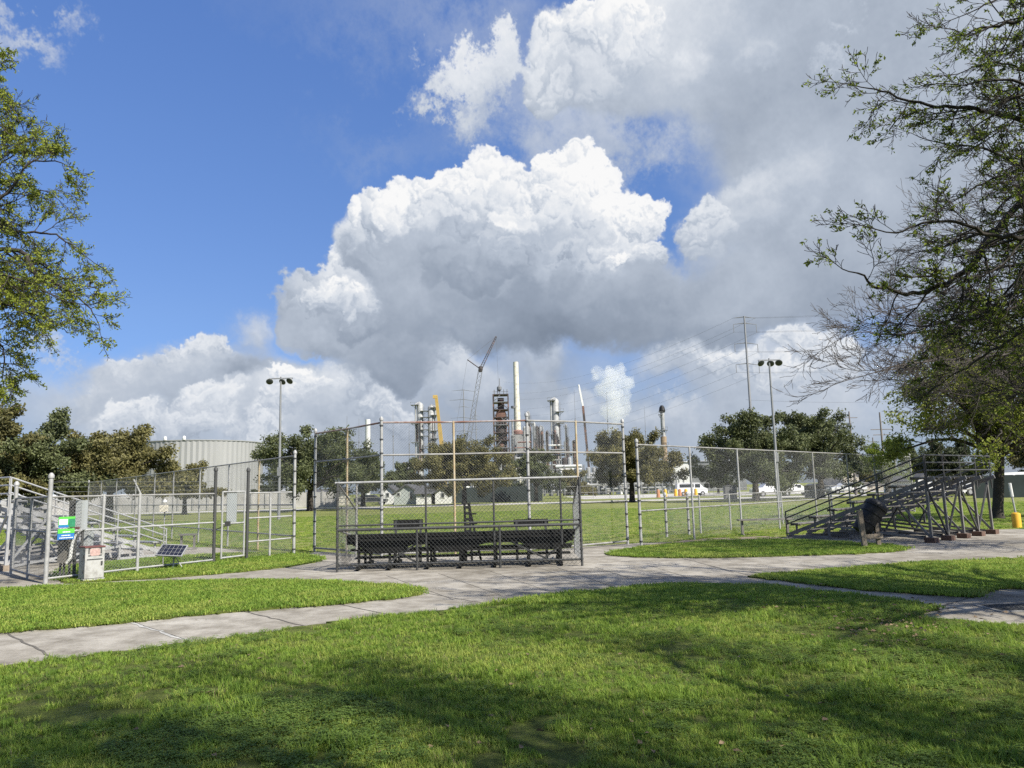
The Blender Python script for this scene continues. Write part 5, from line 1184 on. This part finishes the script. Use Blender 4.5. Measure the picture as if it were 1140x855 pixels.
# barriers by the gate
for i, px in enumerate((733, 741, 752.5, 757, 764, 775)):
    b = base_of(px, 112); m = MB(); m.lathe(b, [(.32, 0), (.32, .08), (.26, .1), (.24, .9), (.18, 1.1), (.05, 1.15)], 12)
    tag(m.build('traffic_barrel', m_orange if i % 3 == 0 else m_yellow, smooth=True), ['orange barrel, first from the left by the plant gate', 'yellow barrel, second from the left by the plant gate', 'yellow barrel, third from the left by the plant gate', 'orange barrel, fourth from the left by the plant gate', 'yellow barrel, fifth from the left by the plant gate', 'yellow barrel, last on the right by the plant gate'][i], 'barrel', 'coloured barrels at the plant gate')
# --- poles and wires -------------------------------------------------------
wires = []
def pylon(px_b, px_t, py_t, Y, label, arms, kind, mat=m_polegrey, r=.35, group=None, name='power_pole'):
    b = base_of(px_b, Y); top = P(px_t, py_t, Y); b.x = top.x+(b.x-top.x)*.5; t = thing(name, (b.x, Y, 0), label, 'power pole', group); top = Vector((b.x, Y, top.z))
    MB().tube(b, top, r, r*.5, 12).build('pole', mat, t, smooth=True); ends = []
    for z, w, drop in arms:
        m = MB()
        for s_ in (-1, 1):
            if kind == 'davit':
                e = Vector((b.x+s_*w, Y-s_*w*.25, z-w*.18*(1 if s_ > 0 else .0))); m.tube((b.x, Y, z+.1), e, r*.32, r*.14, 6)
                if drop: m.tube(e, e-Vector((0, 0, drop)), r*.20, n=5); e = e-Vector((0, 0, drop))
            else: e = Vector((b.x+s_*w, Y, z)); m.tube((b.x, Y, z), e, r*.28, n=5)
            ends.append(e)
        m.build('cross_arm', mat, t)
    return t, ends, top
Yp = 150; z = lambda py: vz(835, py, Yp)
_, pe, _t = pylon(840.5, 829.8, 352, Yp, 'tallest steel power pole with three pairs of curved arms above the dark oaks', [(z(353), 2.0, 0), (z(360), 2.1, 1.6), (z(382), 2.1, 1.6), (z(405), 2.1, 1.6)], 'davit', r=.32)
Yq = 190; zq = lambda py: vz(516, py, Yq)
_, qe, _t = pylon(518, 516, 433.5, Yq, 'thin steel power pole with many swept arms beside the lattice crane', [(zq(434.5), 3.0, 0), (zq(445), 3.6, 0), (zq(453), 1.4, 0), (zq(465), 3.4, 0), (zq(471), 1.4, 0), (zq(480), 3.2, 0)], 'davit', r=.22)
pylon(531, 530, 457, 190, 'second thin steel power pole just right of the first, behind the brown oak', [(vz(530, 463, 190), .9, 0), (vz(530, 470, 190), .9, 0), (vz(530, 478, 190), .9, 0)], 'davit', r=.18)
_, r1e, _t = pylon(950.5, 947.6, 458, 88, 'wooden utility pole rising behind the right edge of the big dark oak', [(vz(948, 465, 88), .9, 0)], 'flat', m_pole, .15, 'wooden utility poles on the right')
_, r2e, _t = pylon(986, 981, 459, 74, 'wooden utility pole with two cross arms right of the big dark oaks', [(vz(982, 478, 74), 1.0, 0), (vz(982, 484, 74), .8, 0)], 'flat', m_pole, .14, 'wooden utility poles on the right')
pylon(975, 973.5, 487, 100, 'short wooden utility pole between the two taller ones on the right', [(vz(973, 492, 100), .8, 0)], 'flat', m_pole, .14, 'wooden utility poles on the right')
pylon(997, 996, 484, 104, 'farthest wooden utility pole, just left of the yellow green tree', [(vz(996, 492, 104), .8, 0)], 'flat', m_pole, .14, 'wooden utility poles on the right')
def wire(p, q, sag, r=.028, label='overhead power line'):
    p, q = Vector(p), Vector(q); m = MB(); n = 24; pr = None
    for i in range(n+1):
        s_ = i/n; v = p.lerp(q, s_)-Vector((0, 0, sag*4*s_*(1-s_)))
        if pr is not None: m.tube(pr, v, r, n=3, caps=False)
        pr = v
    return m
WL = []
for k, e in enumerate(pe):
    if k < 2: s_ = .02
    q = e+Vector((70, -12, 1.5)); left = Vector((-62+k*.4, 250, 26-k*1.6)); z_ = e.z
    for (far_p, sg, w_) in ((q, 1.2, 'right'), (P(560-k*2, 425+k*9+(k % 2)*3, 330), 5.0, 'left')):
        o = wire(e, far_p, sg, .018).build('power_line', m_wirec); tag(o, ['top', 'second', 'third', 'fourth', 'fifth', 'sixth', 'seventh', 'lowest'][k]+' overhead line running '+w_+' from the tallest steel power pole', 'power line', 'overhead lines of the tall pole')
o = wire(P(830, 445, 150), P(1140, 438, 140), 1.0, .018).build('power_line', m_wirec); tag(o, 'single low line crossing the sky below the lamp heads of the right light pole', 'power line')
rg0 = random.Random(8)
# --- refinery --------------------------------------------------------------
def tower(label, px, w, py_top, Y, mat, rings, name='process_tower', ringw=1.45, taper=1.0, extras=True, stairs=True, dome=True, cat='tower', grp='refinery towers', side=1):
    b = base_of(px, Y); H = vz(px, py_top, Y); r = w*Y/856/2; t = thing(name, (b.x, Y, 0), label, cat, grp); m = MB()
    m.lathe((b.x, Y, 0), [(r, 0), (r*taper, H*.97), (r*taper*.8, H*.985), (r*.3, H)] if dome else [(r, 0), (r*taper, H)], 20); m.build('shell', mat, t, smooth=True)
    for k in range(rings):
        z_ = H*(1-.03-.60*k/max(1, rings)); a0 = k*1.1; mm = MB(); sd_ = 1 if (k*7+int(px)) % 3 else -1; xo = b.x+sd_*r*(ringw-.55); wd = r*(ringw*.55+.5)
        mm.box((xo, Y-r*.5, z_), (wd*1.5, r*2.0, .16)); mm.box((xo, Y-r*1.5, z_+1.0), (wd*1.5, .07, .07)); mm.box((xo+sd_*wd*.75, Y-r*.5, z_+1.0), (.07, r*2.0, .07))
        for j in (-1, 0, 1): mm.tube((xo+j*wd*.74, Y-r*1.5, z_), (xo+j*wd*.74, Y-r*1.5, z_+1), .05, n=4)
        mm.bar((xo+sd_*wd*.7, Y-r*.5, z_), (b.x+sd_*r*.9, Y-r*.5, z_-1.4), .12, .12)
        mm.build('platform', m_refgrey, t)
    if extras:
        mm = MB(); mm.tube((b.x-r*1.3*side, Y-.5, 0), (b.x-r*1.3*side, Y-.5, H*.98), r*.22, n=8); mm.tube((b.x-r*1.3*side, Y-.5, H*.98), (b.x, Y, H*1.005), r*.2, n=8); mm.build('riser_pipe', m_refpale, t)
        mm = MB()
        for s_ in (-.25, .25): mm.tube((b.x+r*1.15+s_, Y-.6, 0), (b.x+r*1.15+s_, Y-.6, H*.95), .06, n=4)
        for k in range(int(H/1.2)): mm.tube((b.x+r*1.15-.25, Y-.6, k*1.2), (b.x+r*1.15+.25, Y-.6, k*1.2), .05, n=4)
        mm.build('ladder', m_refgrey, t)
        mm = MB()
        for k in range(10):
            a = rg0.uniform(-2.6, -.5); h0 = H*rg0.uniform(.2, .6); h1 = h0+H*rg0.uniform(.1, .35); rr = r*rg0.uniform(1.05, 1.3); mm.tube((b.x+rr*math.cos(a), Y+rr*math.sin(a), h0), (b.x+rr*math.cos(a), Y+rr*math.sin(a), min(h1, H*.96)), rg0.uniform(.08, .25), n=5)
        mm.build('service_pipe', m_refdark, t)
    return t
tower('pair of pale refinery columns, the taller one on the left', 468.5, 7.5, 448, 300, m_refpale, 9, ringw=2.0)
tower('pair of pale refinery columns, the shorter one beside the yellow boom', 481, 7.5, 451, 300, m_refpale, 7, ringw=1.6, side=-1)
tower('tall pale process column with a pipe looped over its top', 621.5, 8.0, 443, 290, m_refpale, 5, ringw=1.7)
tower('slim grey process column partly behind the backstop post', 591, 3.6, 458, 290, m_refgrey, 5, ringw=2.0)
tower('short stubby process column with side platforms between the two tall towers', 603.5, 5, 474, 290, m_refgrey, 3, ringw=2.0, side=-1)
tower('slim dark process column beside the slanting striped boom', 641, 3.2, 490, 280, m_refdark, 3, ringw=1.6, dome=False)
tower('white chimney showing above the oak left of the backstop', 409.5, 5.6, 467, 260, m_white, 0, name='chimney', dome=False, extras=False, cat='chimney')
for px, w_, py, Yr, mt, lb in ((572, 2.6, 484, 270, m_refgrey, 'slim grey column just left of the foot of the tallest chimney'), (597, 3.0, 470, 270, m_refpale, 'short pale column between the backstop post and the stubby column'), (611, 2.6, 480, 270, m_refdark, 'slim dark column left of the looped process column'), (633, 2.4, 472, 270, m_refgrey, 'slim grey column right of the looped process column')):
    tower(lb, px, w_, py, Yr, mt, 3, ringw=2.0)
# tall flaking chimney
YS = 300; b = base_of(578, YS); H = vz(577, 403, YS); r = 7.0*YS/856/2
t = thing('chimney', (b.x, YS, 0), 'tallest chimney, cream with flaking paint, right of the dark latticed tower', 'chimney', 'refinery towers')
zt_ = vz(579, 480, YS); MB().lathe((b.x, YS, 0), [(r*1.25, 0), (r*1.12, zt_), (r*.85, zt_+(H-zt_)*.55), (r*.82, H)], 22).build('shaft', m_stack, t, smooth=True)
MB().lathe((b.x, YS, 0), [(r*1.5, zt_-1.4), (r*1.9, zt_-1.2), (r*1.9, zt_-.1), (r*1.2, zt_+.5)], 22).build('base_band', m_stackred, t)
MB().box((b.x+1, YS, zt_-6), (r*5.5, 6, 9)).build('furnace_box', m_refpale, t)
mm = MB(); mm.lathe((b.x-r, YS, zt_+(H-zt_)*.33), [(.2, 0), (1.1, 0), (1.1, .9), (.2, .9)], 10); mm.build('side_platform', m_refgrey, t)
# flare tower on the right
tower('slender stack with a black tip and a rusty foot above the right oak', 741.8, 4.6, 459, 240, m_refpale, 3, name='flare_stack', ringw=1.5, dome=False, extras=False, cat='flare stack')
b = base_of(741.8, 240); t = tag(MB().lathe((b.x, 240, vz(741, 459, 240)), [(.9, 0), (1.0, .6), (.8, 1.6), (.4, 2.2)], 12).build('flare_tip', m_black), 'black tip crowning the slender stack above the right oak', 'flare tip')
fs = [o for o in bpy.data.objects if o.name.startswith('flare_stack')][0]; ft = t; ft.data.transform(Matrix.Translation(-Vector(fs.location))); ft.parent = fs
for k_ in ('label', 'category'): del ft[k_]
MB().lathe((b.x, 240, 0), [(.95, 0), (.95, vz(742, 486, 240))], 14).build('rusty_foot', MAT('rust_orange', (.26, .19, .12), .8, 0, .3, 1), fs)
# dark latticed tower
YT = 290; xl_, xr_ = vx(550, YT, 480), vx(566.5, YT, 480); H = vz(558, 440, YT); w_ = xr_-xl_; cx_ = (xl_+xr_)/2
t = thing('latticed_tower', (cx_, YT, 0), 'dark rusty square tower wrapped in steel framing left of the tallest chimney', 'tower', 'refinery towers')
mm = MB()
for sx in (-1, 1):
    for sy in (-1, 1): mm.bar((cx_+sx*w_/2, YT+sy*w_/2, 0), (cx_+sx*w_/2, YT+sy*w_/2, H), .45, .45, up=(0, 1, 0))
mm.build('corner_post', m_refdark, t)
nl = 13
for k in range(nl+1):
    z_ = H*k/nl; mm = MB(); mm.box((cx_, YT, z_), (w_*1.06, w_*1.06, .3))
    for sx in (-1, 1): mm.bar((cx_+sx*w_*.53, YT-w_*.53, z_+1.0), (cx_-sx*.01, YT-w_*.53, z_+1.0), .1, .1)
    if k < nl: mm.bar((cx_-w_/2, YT-w_/2, z_), (cx_+(w_/2 if k % 2 else -0), YT-w_/2, z_+H/nl), .2, .2); mm.bar((cx_+w_/2, YT-w_/2, z_), (cx_+(0 if k % 2 else w_/2), YT-w_/2, z_+H/nl), .2, .2)
    mm.build('deck', m_refdark if k % 3 else m_refgrey, t)
MB().lathe((cx_, YT, 0), [(w_*.38, 0), (w_*.38, H*.80), (w_*.22, H*.86), (w_*.22, H*.97)], 16).build('vessel', m_refdark, t, smooth=True)
mm = MB(); mm.box((cx_, YT-w_*.3, H*.80), (w_*.6, w_*.2, 4.0)); mm.build('brick_panel', MAT('rust_red_panel', (.15, .085, .065), .9, 0, .3, .4), t)
mm = MB()
for dx in (-.42, -.2, .22, .45): mm.tube((cx_+dx*w_, YT, H), (cx_+dx*w_, YT, H+2.2), .15, n=5)
mm.tube((cx_-w_*.05, YT, H), (cx_-w_*.05, YT, H+6.5), .14, n=5); mm.lathe((cx_-w_*.08, YT, H+1.5), [(.2, 0), (.9, .6), (.9, 1.6), (.3, 2.2)], 10); mm.build('top_gear', m_refgrey, t)
mm = MB(); mm.tube((cx_+w_*.75, YT, 0), (cx_+w_*.75, YT, H*.75), .35, n=8); mm.build('side_pipe', m_refpale, t)
# process rack: many pipes and frames between 540 and 760 px
rg = random.Random(12)
for j, (p0, p1, ytop, Yr, lab) in enumerate(((566, 600, 484, 285, 'pale steel pipe rack at the foot of the tallest chimney'), (600, 640, 488, 280, 'grey steel pipe rack left of the slanting boom'), (606, 650, 515, 180, 'low jumble of pale pipework behind the backstop'), (650, 760, 524, 175, 'low jumble of pipes and frames under the round olive oak'), (425, 470, 520, 230, 'low pale pipe rack behind the small dark oak'), (500, 560, 520, 170, 'row of pale vertical pipes behind the brown oak'))):
    x0, x1 = vx(p0, Yr), vx(p1, Yr); H = vz(p0, ytop, Yr); t = thing('pipe_rack', (x0, Yr, 0), lab, 'pipe rack', 'refinery pipe racks'); n_ = max(5, int((x1-x0)/1.5))
    mm = MB()
    for k in range(n_+1):
        x = x0+(x1-x0)*k/n_; h_ = H*rg.uniform(.55, 1.0); mm.bar((x, Yr, 0), (x, Yr, h_), .28, .28, up=(0, 1, 0)); mm.bar((x, Yr+5, 0), (x, Yr+5, h_), .28, .28, up=(0, 1, 0))
    mm.build('frame', m_refgrey, t)
    for k in range(3):
        x = x0+(x1-x0)*rg.random(); MB().lathe((x, Yr+3, 0), [(.5, 0), (.5, H*1.12), (.3, H*1.15)], 8).build('vent_stack', rg.choice([m_refpale, m_refdark]), t)
    for k in range(9):
        z_ = H*(.15+.09*k); a_ = rg.uniform(0, .4); b_ = rg.uniform(.6, 1); MB().tube((x0+(x1-x0)*a_, Yr-.6+rg.uniform(0, 3), z_), (x0+(x1-x0)*b_, Yr-.6+rg.uniform(0, 3), z_), rg.uniform(.18, .42), n=8).build('pipe', rg.choice([m_refpale, m_white, m_refpale, m_stackred if j == 0 else m_refgrey]), t)
    for k in range(int(n_*.9)):
        x = x0+(x1-x0)*rg.random(); h_ = H*rg.uniform(.3, .95); MB().lathe((x, Yr+rg.uniform(1, 4), 0), [(rg.uniform(.4, .9),)*1+(0,), (.6, h_*.8), (.35, h_)], 10).build('vessel', rg.choice([m_refpale, m_refgrey, m_white, m_refgrey]), t, smooth=True)
# masts
for px, py, Y, lab in ((399.5, 466, 200, 'thin mast above the left wing of the backstop'), (438, 457, 210, 'thin mast, left of two right of the second white backstop post'), (456, 470, 210, 'thin mast, right of two beside the pale refinery columns'), (643.5, 434, 230, 'thin mast immediately left of the slanting striped boom'), (680, 436, 220, 'thin mast in front of the steam cloud'), (722, 452, 220, 'thin mast right of the steam cloud'), (665, 480, 220, 'short thin mast left of the round olive oak'), (386, 463, 150, 'needle thin mast over the tan backstop post')):
    b = base_of(px, Y); H = vz(px, py, Y); m = MB(); m.tube(b, b+Vector((0, 0, H*.72)), .14, .11, 6); m.tube(b+Vector((0, 0, H*.70)), b+Vector((0, 0, H)), .06, .03, 5); m.lathe(b+Vector((0, 0, H*.70)), [(.12, 0), (.2, .15), (.12, .5)], 6)
    tag(m.build('mast', m_refgrey), lab, 'mast', 'thin masts of the refinery')
# cranes
def boom(label, a, b, Y, w, mats, name='crane_boom'):
    p = P(*a, Y); q = P(*b, Y); t = thing(name, (p.x, Y, p.z), label, 'crane boom'); return t, p, q
Yc = 240; p = P(494.5, 520, Yc); q = P(485.5, 441, Yc-3); foot = base_of(496, Yc)
t = thing('mobile_crane', (foot.x, Yc, 0), 'slanting yellow telescopic crane boom beside the pale refinery columns', 'crane')
m = MB(); m.bar((foot.x, Yc, 1.5), p, 1.2, 1.2, up=(0, 1, 0)); m.bar(p, p.lerp(q, .6), 1.15, 1.15, up=(0, 1, 0)); m.build('boom', m_boomyellow, t); m = MB(); m.bar(p.lerp(q, .6), q, .9, .9, up=(0, 1, 0)); m.box(q+Vector((-.3, 0, -.2)), (1.4, .8, 1.0)); m.build('boom_tip', m_boomyellow, t)
m = MB(); m.box((foot.x+1, Yc, 1.2), (8, 3, 1.6)); m.build('carrier', m_yellow, t)
for k in range(4): MB().tube((foot.x-2+k*2, Yc-1.6, .6), (foot.x-2+k*2, Yc-1.2, .6), .6, n=12).build('wheel', m_tyre, t)
def lattice(mb, p, q, w0, w1, n, r):
    d = (q-p).normalized(); a = d.cross(Vector((0, 1, 0))).normalized(); b = Vector((0, 1, 0)); C = lambda s_, i: p.lerp(q, s_)+(a*((-1, 1, 1, -1)[i])+b*((-1, -1, 1, 1)[i]))*(w0+(w1-w0)*s_)/2
    for i in range(4): mb.tube(C(0, i), C(1, i), r, n=4)
    for k in range(n):
        for i in range(4): mb.tube(C(k/n, i), C((k+1)/n, (i+1) % 4), r*.55, n=3)
YL = 320; f = base_of(521, YL); p = P(519, 480, YL); kn = P(535, 411, YL); q = P(552.5, 374.5, YL); f = Vector((p.x-(kn.x-p.x)*.45, YL, 2.5))
t = thing('lattice_crane', (f.x, YL, 0), 'tall lattice crane with a long jib leaning right above the refinery', 'crane')
m = MB(); lattice(m, f, kn, 1.7, 1.6, 26, .10); m.build('main_boom', m_refgrey, t); m = MB(); lattice(m, kn, q, 1.1, .5, 16, .10); m.build('jib', m_refdark, t)
m = MB(); m.lathe(kn, [(.7, -1.2), (1.0, 0), (.7, 1.2)], 8); st = kn+Vector((-5.5, 0, 4.2)); m.tube(kn, st, .22, n=5); m.build('jib_strut', m_refdark, t)
m = MB(); m.tube(st, q, .06, n=4); m.tube(st, f+Vector((-6, 0, 0)), .05, n=4); m.tube(q, Vector((q.x+.5, YL, vz(553, 440, YL))), .05, n=4); m.build('cable', m_wirec, t)
m = MB(); m.box((f.x-2, YL, 2.2), (9, 5, 3)); m.build('machine_house', m_yellow, t)
Ys = 200; p = P(655, 520, Ys); q = P(645, 432, Ys); f = Vector((p.x+.3*(p.x-q.x), Ys, 1)); mid = P(649, 452, Ys)
t = thing('slanting_boom', (f.x, Ys, 0), 'slanting crane boom with a white upper half and a dark lower half', 'crane'); m = MB(); m.bar(f, mid, .55, .55, up=(0, 1, 0)); m.build('lower_boom', m_refdark, t); m = MB(); m.bar(mid, q, .45, .45, up=(0, 1, 0)); m.tube(q, q+Vector((-.2, 0, .9)), .2, n=6); m.build('upper_boom', m_boomwhite, t)
# distant white round tanks and roofs low on the horizon
for px, w, py, Y, lab in ((776, 24, 516, 320, 'low round white tank behind the grey warehouse'), (660, 22, 526, 300, 'low round white tank behind the pipework'), (690, 20, 528, 300, 'second low white tank behind the pipework')):
    b = base_of(px, Y); H = vz(px, py, Y); r = w*Y/856/2; tag(MB().lathe(b, [(r, 0), (r, H*.9), (r*.6, H*.97), (.3, H)], 28).build('round_tank', m_white, smooth=True), lab, 'tank')
# bushes and small trees that close the far edge of the field
for i, (px, Y, H_, W_, lab) in enumerate(((300, 108, 3.2, 5, 'low dark bush behind the concrete wall'), (238, 112, 2.6, 5, 'low brown bush right of the tank foot'), (560, 120, 4.6, 8, 'low dark hedge tree behind the green screened fence'), (640, 122, 4.4, 6, 'thin bush by the plant fence'), (1062, 78, 5.2, 7, 'dense bush behind the right bleachers'), (1170, 70, 6, 8, 'dense bush at the right edge beyond the screened fence'), (800, 128, 4.2, 6, 'low bush left of the big dark oaks'), (960, 120, 5, 7, 'brown bush between the utility poles'))):
    oak(lab, px, Y, H_, W_, .9, 200+i, lm_oakbrown if i % 2 else lm_bush, dens=22, name='bush', limbs=6, lsize=.3)
# --- steam cloud: a lumpy closed body filled with white vapour
def vapour(name, dens, col=(1, 1, 1), noise=True, scale=.12):
    m = bpy.data.materials.new(name); m.use_nodes = True; t = m.node_tree; t.nodes.remove(t.nodes['Principled BSDF']); v = t.nodes.new('ShaderNodeVolumePrincipled')
    v.inputs['Color'].default_value = (*col, 1); v.inputs['Density'].default_value = dens; v.inputs['Anisotropy'].default_value = .2; t.links.new(v.outputs[0], t.nodes['Material Output'].inputs['Volume']); return m
YV = 330; rg = random.Random(4); bm = bmesh.new()
for (px, py, w_) in ((684, 427, 15), (665, 420, 9), (671, 434, 13), (699, 422, 9), (695, 438, 13), (683, 445, 14), (679, 458, 11), (687, 462, 10), (684, 476, 8), (684, 490, 7), (684, 505, 6), (661, 411, 4), (692, 412, 6), (677, 413, 6)):
    for k in range(6):
        q = P(px+rg.gauss(0, w_*.35), py+rg.gauss(0, w_*.35), YV+rg.gauss(0, 2.5)); r_ = w_*rg.uniform(.45, .8)*YV/856
        bmesh.ops.create_icosphere(bm, subdivisions=3, radius=r_, matrix=Matrix.Translation(q))
me = bpy.data.meshes.new('steam_cloud'); bm.to_mesh(me); bm.free(); o = link_mesh('steam_cloud', me, vapour('steam', .085)); tag(o, kind='stuff')
rm = o.modifiers.new('join', 'REMESH'); rm.mode = 'VOXEL'; rm.voxel_size = .7; tx = bpy.data.textures.new('steam_lumps', 'CLOUDS'); tx.noise_scale = 2.6; tx.noise_depth = 3
dm = o.modifiers.new('lumps', 'DISPLACE'); dm.texture = tx; dm.strength = 3.2; dm.mid_level = .55; dm.texture_coords = 'GLOBAL'
